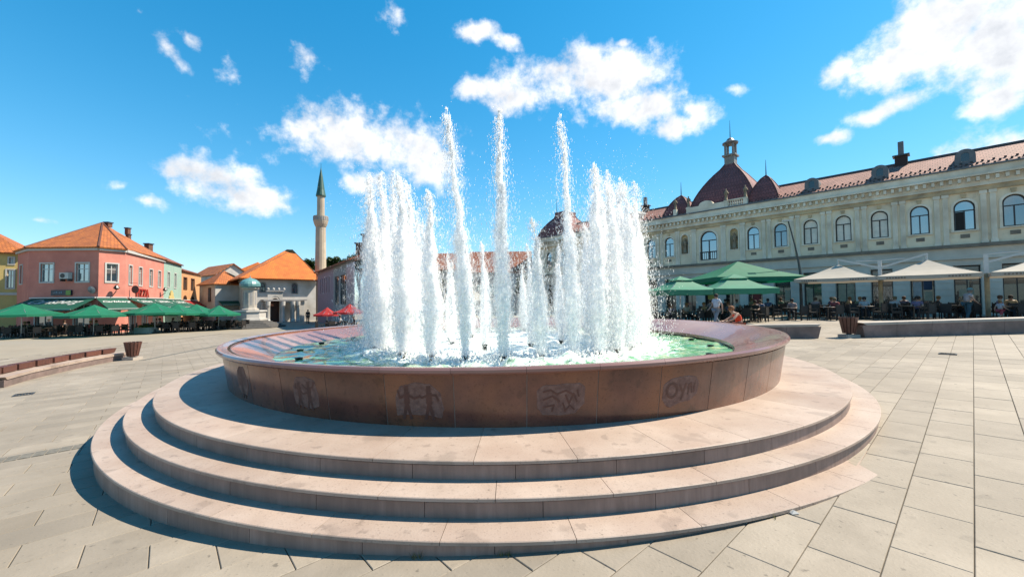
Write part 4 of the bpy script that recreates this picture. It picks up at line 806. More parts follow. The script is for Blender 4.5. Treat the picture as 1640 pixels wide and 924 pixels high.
# mint and orange houses in the same row
mh = house('row_house', [pD, pE], GL, 7.0, mint, 'narrow mint green house beside the pink house', {0: px2u(pD, pE, [(268, 271.5), (279, 282)], 3.9, 5.7)}, cas=white_trim)
roof(mh, [(pD[0]+.3, pD[1], 7), (pE[0]+.3, pE[1], 7), (pE[0]-4.5, pE[1]-2, 9.7), (pD[0]-4.5, pD[1]-2, 9.9)], [(0, 1, 2, 3)], rust); chimney(mh, (-46.5, 51, 8.6), .6, .9, MATS['chimney brick'])
wM = Wall(pD, pE); ss = thing('sun_ornament', wM.p(3.1, 2.7, .1), 'yellow half-round sun ornament on the mint wall', 'sign'); q = MB(); c_ = wM.u_at(274); q.prism([(c_-.9, 2.5), (c_+.9, 2.5)]+[(c_+(.9 if k % 2 else .65)*math.cos(k*math.pi/12), 2.5+(1.05 if k % 2 else .75)*math.sin(k*math.pi/12)) for k in range(1, 12)], (wM.a, wM.n), wM.o, .03, .12); q.build('board', yellow, ss)
oh = house('row_house', [pE, pF], GL, 6.35, peach, 'orange house with arched brown lower windows at the end of the row', {0: px2u(pE, pF, [(294, 299), (306, 311)], 3.9, 5.4)+px2u(pE, pF, [(294, 299), (306, 311)], .6, 2.9, .5)}, fm=brownf, cas=brownf)
roof(oh, [(pE[0]+.3, pE[1], 6.35), (pF[0]+.3, pF[1], 6.35), (pF[0]-5, pF[1]-2.4, 8.4), (pE[0]-5, pE[1]-2.4, 8.6)], [(0, 1, 2, 3)], rust)
# yellow house at the left edge
yA, yB = (-57.5, 34.2), (-49.3, 40.0); wy = Wall(yA, yB)
yh = house('yellow_house', [yA, yB], GL, 7.1, yellow, 'yellow house at the left edge with a low orange roof', {0: px2u(yA, yB, [(11, 22), (-16, -6)], 3.6, 5.4)+px2u(yA, yB, [(14, 21)], 6.0, 6.6)}, cas=white_trim)
roof(yh, [tuple(wy.p(-.2, 7.1, .4)), tuple(wy.p(wy.L+.4, 7.1, .4)), tuple(wy.p(wy.L-3.5, 10.0, -4)), tuple(wy.p(-.2, 10.0, -4)), tuple(wy.p(wy.L+.4, 7.1, -8))], [(0, 1, 2, 3), (1, 4, 2)], orange)
q = MB(); band(q, wy, 0, wy.L, 2.9, 3.15, 0, .1); q.build('string_course', white_trim, yh)
# white houses further back
def boxhouse(name, label, X0, X1, Y0, Y1, z0, ze, zr, wm_, rm, winl, axis='x', ridge=.5, fm=None, cas=None, over=.35, cat='house', rot=0):
    cr_, sr_ = math.cos(rot), math.sin(rot); T = lambda p: (X0+(p[0]-X0)*cr_-(p[1]-Y0)*sr_, Y0+(p[0]-X0)*sr_+(p[1]-Y0)*cr_, *p[2:])
    h_ = house(name, [T(p) for p in ((X0, Y0), (X1, Y0), (X1, Y1), (X0, Y1), (X0, Y0))], z0, ze, wm_, label, winl, fm=fm or brownf, cas=cas, cat=cat)
    a, b, c, d = (X0-over, Y0-over, ze), (X1+over, Y0-over, ze), (X1+over, Y1+over, ze), (X0-over, Y1+over, ze)
    if axis == 'hip': k = min(X1-X0, Y1-Y0)/2; ym = (Y0+Y1)/2; vs = [a, b, c, d, (X0+k, ym, zr), (X1-k+.01, ym, zr)]; fs = [(0, 1, 5, 4), (1, 2, 5), (2, 3, 4, 5), (3, 0, 4)]
    elif axis == 'x': ym = (Y0+Y1)/2; vs = [a, b, c, d, (X0-over, ym, zr), (X1+over, ym, zr)]; fs = [(0, 1, 5, 4), (2, 3, 4, 5)]
    else: xm = X0+(X1-X0)*ridge; vs = [a, b, c, d, (xm, Y0-over, zr), (xm, Y1+over, zr)]; fs = [(0, 4, 5, 3), (1, 2, 5, 4)]
    roof(h_, [T(p) for p in vs], fs, rm)
    if axis in 'xy':
        g_ = MB()
        if axis == 'y': g_.add([T(p) for p in ((X0, Y0+.01, ze), (X1, Y0+.01, ze), (X0+(X1-X0)*ridge, Y0+.01, zr-.1))], [(0, 1, 2)])
        else:
            for xx in (X0, X1): g_.add([T(p) for p in ((xx, Y0, ze), (xx, Y1, ze), (xx, (Y0+Y1)/2, zr-.1))], [(0, 1, 2)])
        g_.build('gable', wm_, h_)
    return h_
def X_(px, Y): return at(px, 450, Y).x
def Z_(px, py, Y): return at(px, py, Y).z
wx = X_(345, 56); boxhouse('white_house', 'white house with hipped orange roof between the orange house and the domed kiosk', wx, wx+4.2, 56, 62, GL, Z_(360, 455, 57), Z_(360, 434, 60), white_w, orange, {0: [(3.0, 3.6, 2.5, 4.0)], 3: [(3.6, 4.4, 2.2, 4.0)]}, 'hip', cas=brownf, rot=R(55))
gx = X_(346, 68); boxhouse('gabled_house', 'white gabled house with two small attic windows behind the white house', gx, gx+5.0, 68, 79, GL, Z_(345, 440, 68), Z_(352, 422, 70), white_w, orange, {0: [(1.6, 2.1, 5.0, 6.0), (2.9, 3.4, 5.0, 6.0)]}, 'y', .5, rot=R(55))
Y = 72; boxhouse('far_house', 'low house with bright orange hipped roof left of the mosque', X_(358, Y), X_(422, Y), Y, Y+8, GL, Z_(390, 444, Y), Z_(390, 420, Y+4), white_w, bright, {0: [(1, 1.6, 3, 4), (3, 3.6, 3, 4)]}, 'hip')
# mosque: white hall under a steep orange roof, porch with columns
mo = thing('mosque', (-32, 55, GL), 'white mosque hall with steep orange roof and arched porch', 'mosque')
mA, mB = (X_(398, 52.6), 52.6), (X_(506, 58.2), 58.2); wm1 = Wall(mA, mB); DEP = 9.5
MP = lambda u, d, z: tuple(wm1.p(u, z, d))
oo_ = [(wm1.u_at(417), wm1.u_at(425), 3.35, 4.55, .35), (wm1.u_at(468), wm1.u_at(476), 3.2, 4.55, .35), (wm1.u_at(434), wm1.u_at(448), GL-.2, 2.5, .7)]
m = MB(); wall_cells(m, wm1, GL-.3, 5.2, oo_, .3)
for (u0_, d0_), (u1_, d1_) in (((wm1.L, 0), (wm1.L, -DEP)), ((wm1.L, -DEP), (0, -DEP)), ((0, -DEP), (0, 0))): m.add([MP(u0_, d0_, GL-.3), MP(u1_, d1_, GL-.3), MP(u1_, d1_, 5.2), MP(u0_, d0_, 5.2)], [(0, 1, 2, 3)])
m.build('wall', white_w, mo)
for o_ in oo_[:2]: window(mo, wm1, o_, mat('teal frame', (.05, .12, .12)), mat('grey casing', (.3, .3, .3)), .2, (1, .6), glass, .06)
f = MB(); band(f, wm1, oo_[2][0], oo_[2][1], GL-.2, 2.5, -.5, -.3); f.build('door', brownf, mo)
apx = at(468, 400, 61); apm = wm1.u_at(468); RPa = tuple(apx); RPb = tuple(apx-wm1.a*.7)
EV = [MP(-1.2, 1.0, 5.12), MP(wm1.L+.5, 1.0, 5.12), MP(wm1.L+.5, -DEP-.6, 5.12), MP(-1.2, -DEP-.6, 5.12)]
mr_ = roof(mo, EV+[RPa, RPb], [(0, 1, 4, 5), (1, 2, 4), (2, 3, 5, 4), (3, 0, 5)], bright, .18)
q = MB()
for p in EV[:2]: q.tube([Vector(p)+Zv*.02, apx-Zv*.02], .07, 6)
q.build('hip_tiles', orange, mr_); q = MB(); band(q, wm1, -1.1, wm1.L+.4, 4.95, 5.1, -.1, .9); q.build('eaves_board', woodb, mo)
o1 = wm1.p(wm1.u_at(420), 0, 1.8); o2 = wm1.p(wm1.u_at(482), 0, 1.8); wp = Wall((o1.x, o1.y), (o2.x, o2.y))
po = [(wp.u_at(420), wp.u_at(426), GL, 1.9, .3), (wp.u_at(433), wp.u_at(449), GL, 2.75, .75), (wp.u_at(456), wp.u_at(466), GL, 1.9, .4), (wp.u_at(471), wp.u_at(475.5), GL, 1.7, .2)]
m = MB(); wall_cells(m, wp, GL-.2, 2.1, [o for o in po if o[3] < 2.0][:1], .35, u1=po[1][0]-.3); wall_cells(m, wp, GL-.2, 3.35, [po[1]], .45, u0=po[1][0]-.3, u1=po[1][1]+.3); wall_cells(m, wp, GL-.2, 2.1, po[2:], .35, u0=po[1][1]+.3)
m.build('porch', white_w, mo); q = MB(); band(q, wp, -.2, wp.L+.3, 2.1, 2.3, -1.75, .25); band(q, wp, po[1][0]-.45, po[1][1]+.45, 3.35, 3.5, -.6, .15); q.build('porch_cornice', greyw, mo)
for k in range(4): MB().lathe([(.02, 0), (.13, .08), (.16, .2), (.12, .32), (.02, .38)], wp.p(po[1][0]-.2+.62*k, 3.48, -.2), 10).build('finial_ball', white_w, mo)
for px in (429, 453, 469, 477): MB().lathe([(.28, GL), (.28, GL+.3), (.19, GL+.4), (.17, 1.2), (.26, 1.5), (.28, 2.05)], wp.p(wp.u_at(px), 0, .22), 10).build('column', white_w, mo)
# minaret
stonem = mat('pale minaret stone', (.70, .57, .42), (.58, .47, .35), rough=.85, scale=1.2, soft=(.5, (.52, .42, .32))); copper = mat('green copper', (.04, .15, .12), (.025, .09, .07), rough=.5, scale=3)
mc = (at(513.5, 430, 62).x, 62, 0); mn = thing('minaret', (mc[0], mc[1], GL), 'slim stone minaret with gallery and green pointed cap', 'minaret')
q = MB(); q.lathe([(1.15, GL), (1.15, 5.5), (.80, 6.6), (.72, 13.6), (.78, 13.7)], mc, 14); q.build('shaft', stonem, mn)
q = MB(); q.lathe([(.78, 13.6), (.95, 14.0), (1.06, 14.4), (1.06, 15.25), (.98, 15.25), (.98, 14.5)], mc, 20); q.build('gallery', stonem, mn)
for k in range(20): a_ = k*math.pi/10; MB().box((mc[0]+1.07*math.cos(a_), mc[1]+1.07*math.sin(a_), 14.85), (.05, .2, .6), a_).build('gallery_panel', greyw, mn)
q = MB(); q.lathe([(.56, 14.4), (.53, 18.3), (.62, 18.45)], mc, 14); q.build('upper_shaft', stonem, mn); MB().lathe([(.7, 18.35), (.72, 18.5), (.55, 19.4), (.28, 21.4), (.03, 22.9), (.02, 23.6)], mc, 14).build('cap', copper, mn)
# lilac and grey house right of the mosque
hA, hB, hC = (-26.6, 54.6), (-20.4, 45.6), (-14.7, 37.3)
lh = house('lilac_house', [hA, hB], GL, 5.95, lilac, 'lilac house with narrow windows right of the mosque', {0: [(2.2+1.5*k, 2.75+1.5*k, 3.0, 4.9) for k in range(5)]}, cas=None)
roof(lh, [(hA[0]-.4, hA[1]-.3, 5.9), (hB[0]-.4, hB[1]-.3, 5.9), (hB[0]+5, hB[1]+3, 8.2), (hA[0]+5, hA[1]+3, 8.2)], [(0, 1, 2, 3)], rust)
gh = house('glazed_house', [hB, hC], GL, 5.95, greyw, 'grey house with tall glazed bays behind the red umbrellas', {0: [(.8, 3.0, 1.6, 4.7), (3.7, 6.6, 1.6, 4.7)]}, fm=grey_metal, mull=(2, .5))
roof(gh, [(hB[0]-.4, hB[1]-.3, 5.9), (hC[0]-.4, hC[1]-.3, 5.9), (hC[0]+5, hC[1]+3, 8.6), (hB[0]+5, hB[1]+3, 8.2)], [(0, 1, 2, 3)], rust)
wG = Wall(hB, hC); q = MB(); band(q, wG, 7.2, wG.L+.05, .8, 5.6, .0, .12); q.build('mosaic_panel', mat('blue grey mosaic', (.16, .19, .28), (.5, .5, .55), rough=.4, scale=6, detail=8, fac=(.48, .56)), gh)
chimney(gh, (-14.2, 39.5, 6.9), .9, 1.5, MATS['chimney brick']); chimney(gh, (-15.8, 41.8, 6.8), .8, 1.1, MATS['chimney brick'])
q = MB(); w = Wall(hA, hC); q.tube([w.p(.1, GL, .1), w.p(.1, 5.8, .1)], .06, 6); q.build('downpipe', grey_metal, lh)
# houses seen through the water
Y = 52; boxhouse('red_roof_house', 'house with red roof seen between the middle jets, left one', X_(640, Y), X_(742, Y), Y, Y+8, GL, Z_(700, 432, Y), Z_(700, 406, Y+4), white_w, rust, {0: [(1+1.8*k, 1.8+1.8*k, 2.6, 4.2) for k in range(4)]}, 'x', cas=white_trim)
Y = 56; boxhouse('red_roof_house', 'house with chimneys and red roof seen between the middle jets, right one', X_(752, Y), X_(850, Y), Y, Y+8, GL, Z_(800, 436, Y), Z_(800, 403, Y+4), greyw, rust, {0: [(1+1.8*k, 1.8+1.8*k, 2.6, 4.2) for k in range(4)]}, 'x', cas=white_trim)
# ==PART5==
# ------------------------------------------------------------------ awnings with lettering
aw_dark = mat('dark green awning cloth', (.006, .125, .075), (.005, .10, .06), rough=.7, scale=2, trans=.12); gr_um = mat('green parasol cloth', (.008, .27, .14), (.006, .225, .115), rough=.7, scale=2, trans=.3)
lt_um = mat('sunlit green parasol cloth', (.06, .34, .20), (.05, .29, .17), rough=.7, scale=2, trans=.2); wh_um = mat('cream parasol cloth', (.72, .66, .56), (.66, .60, .50), rough=.75, scale=1.5, trans=.25)  # paler green: sunlight on the parasol tops is put into the cloth colour
red_um = mat('red parasol cloth', (.60, .03, .025), (.5, .02, .02), rough=.7, scale=2, trans=.3); let_w = mat('white print', (.75, .78, .74), rough=.7)
def awning(w, u0, u1, h, d, drop, label, txt=None, size=.6):
    r_ = thing('awning', w.p((u0+u1)/2, h, 0), label, 'awning'); m = MB(); n = 8; k = 5
    vs = [w.p(u0+(u1-u0)*i/n, h-drop*j/k-.012*math.sin(math.pi*j/k), d*j/k) for j in range(k+1) for i in range(n+1)]
    m.add(vs, [(j*(n+1)+i, j*(n+1)+i+1, (j+1)*(n+1)+i+1, (j+1)*(n+1)+i) for j in range(k) for i in range(n)]); m.build('cloth', aw_dark, r_)
    m = MB(); vs = []
    for i in range(33): u = u0+(u1-u0)*i/32; vs += [w.p(u, h-drop, d), w.p(u, h-drop-.16-.03*math.cos(i*math.pi), d+.015)]
    m.add(vs, [(2*i, 2*i+2, 2*i+3, 2*i+1) for i in range(32)]); m.build('valance', aw_dark, r_)
    m = MB(); m.bar(w.p(u0, h+.06, .08), w.p(u1, h+.06, .08), .14, .1); m.build('cassette', white_metal, r_); m = MB(); m.bar(w.p(u0, h-drop-.02, d), w.p(u1, h-drop-.02, d), .05, .05); m.build('front_bar', white_metal, r_)
    for u in (u0+.25, u1-.25):
        m = MB(); m.tube([w.p(u, h-.1, .05), w.p(u+(.25 if u < (u0+u1)/2 else -.25), h-drop*.55-.1, d*.5), w.p(u, h-drop-.03, d)], .03, 6); m.build('arm', white_metal, r_)
    for s_, u in ((-1, u0), (1, u1)):
        m = MB(); m.add([w.p(u, h-.02, .02), w.p(u, h-drop, d), w.p(u, h-drop-.14, d)], [(0, 1, 2)]); m.build('side_flap', aw_dark, r_)
    if txt:
        y_ = (Zv*drop-w.n*d).normalized(); n_ = w.a.cross(y_); fr = Matrix((w.a, y_, n_)).transposed().to_4x4(); fr.translation = w.p((u0+u1)/2, h-drop*.36, d*.36)+n_*.02
        text_mesh(txt, size, let_w, 'lettering', .35, .003, r_, fr, .015)
    return r_
awning(wA, .25, wA.L-.15, 2.45, 2.1, .95, 'wide dark green awning with white script along the pink front', 'Carlsberg', 1.15)
awning(wB, -.15, wB.L+.1, 2.45, 2.0, .95, 'short dark green awning with white script on the cut corner', 'Carlsberg', .5)
awning(wC, .5, 4.6, 2.45, 2.0, .9, 'dark green awning with white script, nearest the corner on the side wall', 'Carlsberg', .85)
awning(wC, 4.9, wC.L-.2, 2.45, 2.0, .9, 'dark green awning with white script, second along the pink side wall', 'Carlsberg', .95)
awning(wM, .2, wM.L-.3, 2.4, 2.0, .9, 'dark green awning with white script on the mint house', 'Carlsberg', 1.1)
awn_r = awning(Wall(pE, pF), .4, 8, 2.3, 1.8, .8, 'faded red awning on the orange house'); 
for c_ in awn_r.children:
    if c_.name.split('.')[0] in ('cloth', 'valance', 'side_flap'): c_.data.materials[0] = red_um
awning(Wall((wx+.1, 55.95), (wx+.1+4.2*math.cos(R(55)), 55.95+4.2*math.sin(R(55)))), .3, 4.0, 2.2, 1.6, .5, 'grey and white awning on the white house').children[0].data.materials[0] = greyw

# ------------------------------------------------------------------ parasols
def canopy(cx, cy, size, ze, za, n, rot, cloth, root, tier=False, sag=.08, val=.18):
    m = MB(); k = 5; ang = [rot+2*math.pi*i/n for i in range(n)]; rr_ = size/2/(math.cos(math.pi/n)); ns = 4
    ringp = lambda f, z: [Vector((cx+rr_*f*math.cos(ang[i])*(1-t/ns)+rr_*f*math.cos(ang[(i+1) % n])*(t/ns), cy+rr_*f*math.sin(ang[i])*(1-t/ns)+rr_*f*math.sin(ang[(i+1) % n])*(t/ns), z-.02*math.sin(math.pi*t/ns)*f)) for i in range(n) for t in range(ns)]
    N = n*ns; vs = []; f0 = .28 if tier else .03
    for j in range(k+1): f = f0+(1-f0)*j/k; vs += ringp(f, ze+(za-ze)*(1-f)-sag*math.sin(math.pi*(f-f0)/(1-f0)))
    m.add(vs, [(j*N+i, j*N+(i+1) % N, (j+1)*N+(i+1) % N, (j+1)*N+i) for j in range(k) for i in range(N)])
    if not tier: m.add(vs[:N], [tuple(range(N))])
    c_ = m.build('canopy', cloth, root)
    if tier: m = MB(); top = ringp(.34, ze+(za-ze)*.70+.07); m.add(top+[Vector((cx, cy, za+.1))], [(i, (i+1) % N, N) for i in range(N)]); m.build('vent_cap', cloth, c_)
    m = MB(); e = vs[k*N:]; lo = [p-Zv*(val+.012*(-1)**i) for i, p in enumerate(e)]; m.add(e+lo, [(i, (i+1) % N, N+(i+1) % N, N+i) for i in range(N)]); m.build('valance', cloth, root)
    for i in range(n):
        a = ang[i]; m = MB(); m.bar((cx, cy, za-.12), (cx+rr_*.97*math.cos(a), cy+rr_*.97*math.sin(a), ze-.03), .03, .03); m.build('rib', pole_metal, root)
    return c_
def parasol(x, y, zg, size, ze, za, n, rot, cloth, label, group, tier=False, poler=.035, val=.18, name='parasol'):
    r_ = thing(name, (x, y, zg), label, 'parasol', group); canopy(x, y, size, ze, za, n, rot, cloth, r_, tier, val=val)
    MB().tube([(x, y, zg), (x, y, za)], poler, 8).build('pole', pole_metal, r_); MB().lathe([(.32, zg), (.32, zg+.06), (.08, zg+.1), (.06, zg+.35)], (x, y, 0), 12).build('base', grey_metal, r_); return r_
LEFT = [(34, 541, 486, 4.3, 'green parasol at the far left edge, before the wide awning'), (150, 538, 488, 4.2, 'green parasol in front of the pink corner'), (248, 533, 485, 4.6, 'large green parasol by the stone planter'), (284, 531, 487, 4.0, 'green parasol below the mint house'), (314, 529, 487, 4.0, 'green parasol below the orange house'), (350, 528, 489, 3.6, 'green parasol at the end of the row, next to the kiosk steps')]
lpos = []
for px, py, ya, sz, lb in LEFT:
    p = gnd(px, py); za = at(px, ya, p.y).z; parasol(p.x, p.y, gz(p.x), sz, za-.85, za, 8, .2, gr_um, lb, 'green parasols on the left terrace'); lpos.append(p)
for px, ya, Y_, sz, lb in ((560, 486.5, 27, 2.0, 'bright red parasol left of the jets'), (524, 492, 31, 1.9, 'red parasol in shade nearer the mosque')):
    p = at(px, ya, Y_); parasol(p.x, p.y, gz(p.x), sz, p.z-.55, p.z, 8, .1, red_um, lb, 'red parasols left of the fountain', val=.12)
FR = math.atan2(E0.y, E0.x)
parasol(17.0, 30, .49, 6.0, 3.3, 4.6, 4, FR, gr_um, 'big dark green parasol against the palace front', 'green parasols on the right terrace', poler=.06, val=.3)
parasol(10.1, 24, .29, 3.1, 2.36, 3.1, 4, R(45+8), lt_um, 'light green parasol nearest the fountain', 'green parasols on the right terrace', True, val=.3)
parasol(13.35, 24, .39, 3.4, 2.40, 3.2, 4, R(45-8), lt_um, 'light green parasol in front of the big dark green one', 'green parasols on the right terrace', True, val=.3)
parasol(8.3, 28.5, .24, 3.0, 2.45, 3.3, 4, R(45), lt_um, 'light green parasol half hidden by the spray', 'green parasols on the right terrace', True, val=.25)
parasol(6.3, 24.5, .18, 3.2, 1.95, 2.75, 4, R(45), wh_um, 'cream parasol half hidden by the spray', 'cream parasols', val=.2)
parasol(-2.6, 25.0, -.05, 3.0, 1.9, 2.6, 4, R(45), wh_um, 'cream parasol seen between the middle jets', 'cream parasols', val=.2)
def twin(mx, my, cents, label):
    zg = .58; r_ = thing('cantilever_parasol', (mx, my, zg), label, 'parasol', 'cream cantilever parasols'); MB().tube([(mx, my, zg), (mx, my, 3.05)], .1, 10).build('mast', mat('cream mast', (.62, .52, .33)), r_)
    MB().box((mx, my, 3.55), (.17, .17, 1.05), FR).build('mast_head', white_metal, r_); MB().box((mx, my, zg+.08), (.8, .8, .16), FR).build('base', grey_metal, r_)
    for cx, cy in cents:
        c_ = canopy(cx, cy, 4.0, 3.02, 3.95, 4, FR+math.pi/4, wh_um, r_, val=.2)
        m = MB(); m.bar((mx, my, 3.62), (cx, cy, 4.28), .11, .1); m.bar((cx, cy, 3.85), (cx, cy, 4.32), .07, .07); m.build('arm', white_metal, r_)
        m = MB(); m.tube([Vector((mx, my, 4.05)).lerp(Vector((cx, cy, 4.0)), t)+Zv*.08*math.sin(math.pi*t) for t in (0, .2, .4, .55)], .035, 6); m.build('brace', white_metal, r_)
        # small faded print on the valance facing the square
        nrm = Vector((-.733, -.68, 0)); fr = Matrix((E0, Zv, nrm)).transposed().to_4x4()
        for sg_ in (-1.2, 1.2):
            q = MB()
            for k in range(7): o_ = Vector((cx, cy, 2.9))+nrm*2.02+E0*(sg_+(k-3)*.12); q.box(o_, (.07, .006, .09 if k % 2 else .07), ax=(E0, nrm, Zv))
            q.build('faded_print', mat('faded print', (.32, .24, .19)), c_)
twin(22.6, 24.5, [(21.25, 25.98), (23.97, 23.03)], 'double cream cantilever parasol before the palace arcade'); twin(25.45, 21.4, [(26.85, 19.9)], 'cream cantilever parasol at the right edge')

# ------------------------------------------------------------------ café chairs and tables
cm = MB(); cm.box((0, 0, .44), (.46, .46, .06)); cm.box((0, .21, .66), (.44, .05, .40)); cm.box((.225, .02, .64), (.04, .44, .05)); cm.box((-.225, .02, .64), (.04, .44, .05)); cm.box((0, 0, .38), (.42, .42, .05))
for a_ in (-1, 1):
    for b_ in (-1, 1): cm.box((a_*.2, b_*.2, .2), (.04, .04, .4))
    cm.box((a_*.225, -.18, .54), (.04, .04, .18)); cm.box((a_*.18, .225, .68), (.05, .03, .46))
ch0 = cm.build('cafe_chair', wicker); tm = MB(); tm.lathe([(.38, .71), (.39, .72), (.39, .74), (.37, .75)], (0, 0, 0), 14); tm.tube([(0, 0, .05), (0, 0, .71)], .035, 8); tm.lathe([(.25, 0), (.25, .03), (.05, .07)], (0, 0, 0), 10); tb0 = tm.build('cafe_table', tabletop)
used = [False, False]
def put(o0, idx, x, y, z, rz, label, cat, group):
    o = o0 if not used[idx] else o0.copy()
    if used[idx]: C.objects.link(o)
    used[idx] = True; o.location = (x, y, z); o.rotation_euler = (0, 0, rz); tag(o, label, cat, group); return o
SEATS = []
def setting(x, y, lab, grp, n=4, rz=0):
    z = gz(x); put(tb0, 1, x, y, z, rz, f'dark round café table {lab}', 'table', f'tables {grp}')
    for k in range(n):
        a = rz+2*math.pi*k/n+random.uniform(-.15, .15); d = random.uniform(.62, .72); cx, cy = x+d*math.cos(a), y+d*math.sin(a)
        put(ch0, 0, cx, cy, gz(cx), a-math.pi/2+random.uniform(-.25, .25), f'dark wicker café chair {lab}', 'chair', f'chairs {grp}'); SEATS.append((cx, cy, gz(cx), a-math.pi/2, lab))
N0 = Vector((-.733, -.68, 0))
for (cx, cy, lab, grp) in ((21.25, 25.98, 'under the middle cream cantilever parasol', 'under cream parasol A'), (23.97, 23.03, 'under the large cream parasol right of the mast', 'under cream parasol B'), (26.85, 19.9, 'under the cream parasol at the right edge', 'under cream parasol C')):
    for i in (-1, 1):
        for j in (-1, 1): p = Vector((cx, cy, 0))+E0*i*1.05+N0*j*1.0; setting(p.x, p.y, lab, grp, 4, random.random())
for i in (-1, 0, 1):
    for j in (-1, 1): p = Vector((17, 30, 0))+E0*i*1.9+N0*j*1.2; setting(p.x, p.y, 'under the big dark green parasol', 'under big green parasol', 4, random.random())
for cx, cy, lab in ((10.1, 24, 'under the light green parasol nearest the fountain'), (13.35, 24, 'under the light green parasol beside the walking man'), (8.3, 28.5, 'behind the spray on the right terrace')):
    for i in (-1, 1): setting(cx+i*1.0, cy+random.uniform(-.3, .6), lab, lab, 4, random.random())
for i in range(5): setting(15.2+i*1.6, 25.2-i*.9+random.uniform(-.2, .2), 'between the green and cream parasols', 'between parasols', 3, random.random())
for i, p in enumerate(lpos):
    lab = ['under the leftmost green parasol', 'under the parasol at the pink corner', 'under the parasol by the planter', 'under the parasol below the mint house', 'under the parasol below the orange house', 'under the last green parasol'][i]
    for k in (-1, 0, 1): setting(p.x+k*1.25, p.y+.6+random.uniform(-.2, .5), lab, lab, 4, random.random())
for i in range(6): setting(-45+i*2.0, 33.6+(i % 2)*.4, 'along the front of the pink house', 'along pink house', 4, random.random())
for i in range(2): setting(-11.6-1.9*i, 27.4+2.2*i, 'under the red parasols', 'under red parasols', 4, random.random())

# ------------------------------------------------------------------ stone kiosk fountain with turquoise dome on dark steps
kp = at(400, 511, 43); kx, ky = kp.x, 43.0; kz = gz(kx)
ks = thing('domed_kiosk', (kx, ky, kz), 'small white stone kiosk with turquoise dome on dark steps', 'kiosk')
kst = mat('dark step stone', (.17, .165, .16), (.12, .115, .11), rough=.85, scale=3)
for i in range(5): MB().lathe([(3.4-.42*i, kz+.15*i), (3.4-.42*i, kz+.15*(i+1))], (kx, ky, 0), 8, a0=R(22.5)).build('step', kst, ks)
q = MB(); b0 = kz+.75; q.lathe([(1.65, b0), (1.65, b0+.18), (1.5, b0+.2), (1.5, b0+.85), (1.62, b0+.9), (1.62, b0+1.05)], (kx, ky, 0), 8, a0=R(22.5)); q.build('basin', white_w, ks)
kw = mat('carved white stone', (.60, .55, .48), (.5, .45, .39), rough=.8, scale=4); q = MB(); q.lathe([(.85, b0+1.0), (.85, b0+1.2), (.66, b0+1.3), (.66, 3.3), (.85, 3.4), (.85, 3.55)], (kx, ky, 0), 8, a0=R(22.5)); q.build('pillar', kw, ks)
for k in range(8):
    a_ = k*math.pi/4; q = MB(); c_ = Vector((kx+.615*math.cos(a_), ky+.615*math.sin(a_), 2.35)); q.box(c_, (.03, .22, 1.3), a_); q.build('niche_panel', greyw, ks)
MB().lathe([(.82, 3.5), (.98, 3.65), (.98, 3.9), (.85, 4.15), (.55, 4.4), (.2, 4.52), (.05, 4.6), (.03, 4.85)], (kx, ky, 0), 16).build('dome', mat('turquoise dome', (.20, .42, .42), (.11, .29, .30), rough=.45, scale=5), ks)
# ------------------------------------------------------------------ benches, bins, planter, lamps
def bench_run(name, label, pts, ht, wd, seglen=1.1, slats=False, group=None):
    c = pts[0]; r_ = thing(name, (c[0], c[1], gz(c[0])), label, 'bench', group)
    P = [Vector((p[0], p[1], 0)) for p in pts]; tot = [0]
    for a, b in zip(P, P[1:]): tot.append(tot[-1]+(b-a).length)
    def along(t):
        for i in range(len(P)-1):
            if t <= tot[i+1] or i == len(P)-2: return P[i].lerp(P[i+1], (t-tot[i])/(tot[i+1]-tot[i]))
    n = max(1, round(tot[-1]/seglen))
    for k in range(n):
        a, b = along(tot[-1]*k/n), along(tot[-1]*(k+1)/n); d = (b-a); l = d.length; d.normalize(); nn = Vector((-d.y, d.x, 0)); za_, zb_ = gz(a.x), gz(b.x); g_ = .004
        e0 = .12 if k == 0 else 0; e1 = .12 if k == n-1 else 0
        def blk(h0, h1, w0, w1, off=0, ext0=0, ext1=0):
            q = MB(); lo = [a+d*(g_+e0-ext0)+nn*w0, b-d*(g_+e1-ext1)+nn*w0, b-d*(g_+e1-ext1)+nn*w1, a+d*(g_+e0-ext0)+nn*w1]; hi = [a+d*(g_-ext0)+nn*(w0-off), b-d*(g_-ext1)+nn*(w0-off), b-d*(g_-ext1)+nn*(w1+off), a+d*(g_-ext0)+nn*(w1+off)]
            zz = (za_, zb_, zb_, za_); q.add([p+Zv*(z+h0) for p, z in zip(lo, zz)]+[p+Zv*(z+h1) for p, z in zip(hi, zz)], [(3, 2, 1, 0), (4, 5, 6, 7), (0, 1, 5, 4), (1, 2, 6, 5), (2, 3, 7, 6), (3, 0, 4, 7)]); return q
        blk(-.15, ht-.09, -wd/2+.06, wd/2-.06, .04).build('base_block', bench_stone, r_); blk(ht-.088, ht, -wd/2, wd/2, 0).build('top_slab', bench_top if not slats else stepm, r_)
        if slats:
            for j in range(3): blk(ht+.02, ht+.2, .03+.09*j, .105+.09*j, 0, -.05, -.05).build('wood_slat', wood, r_)
    return r_
A_, B_ = gnd(1322, 542), gnd(1180, 541); dn = Vector((0, .3, 0))
bench_run('stone_bench', 'long low stone bench just behind the fountain on the right', [(B_.x-1.5, B_.y+.6), (A_.x, A_.y+.3)], .52, .62, group='stone benches on the right')
A_, B_ = gnd(1384, 541), gnd(1700, 533); bench_run('stone_bench', 'long low stone bench running off the right edge', [(A_.x, A_.y+.3), (B_.x, B_.y+.3), (B_.x+4, B_.y+.1)], .54, .62, group='stone benches on the right')
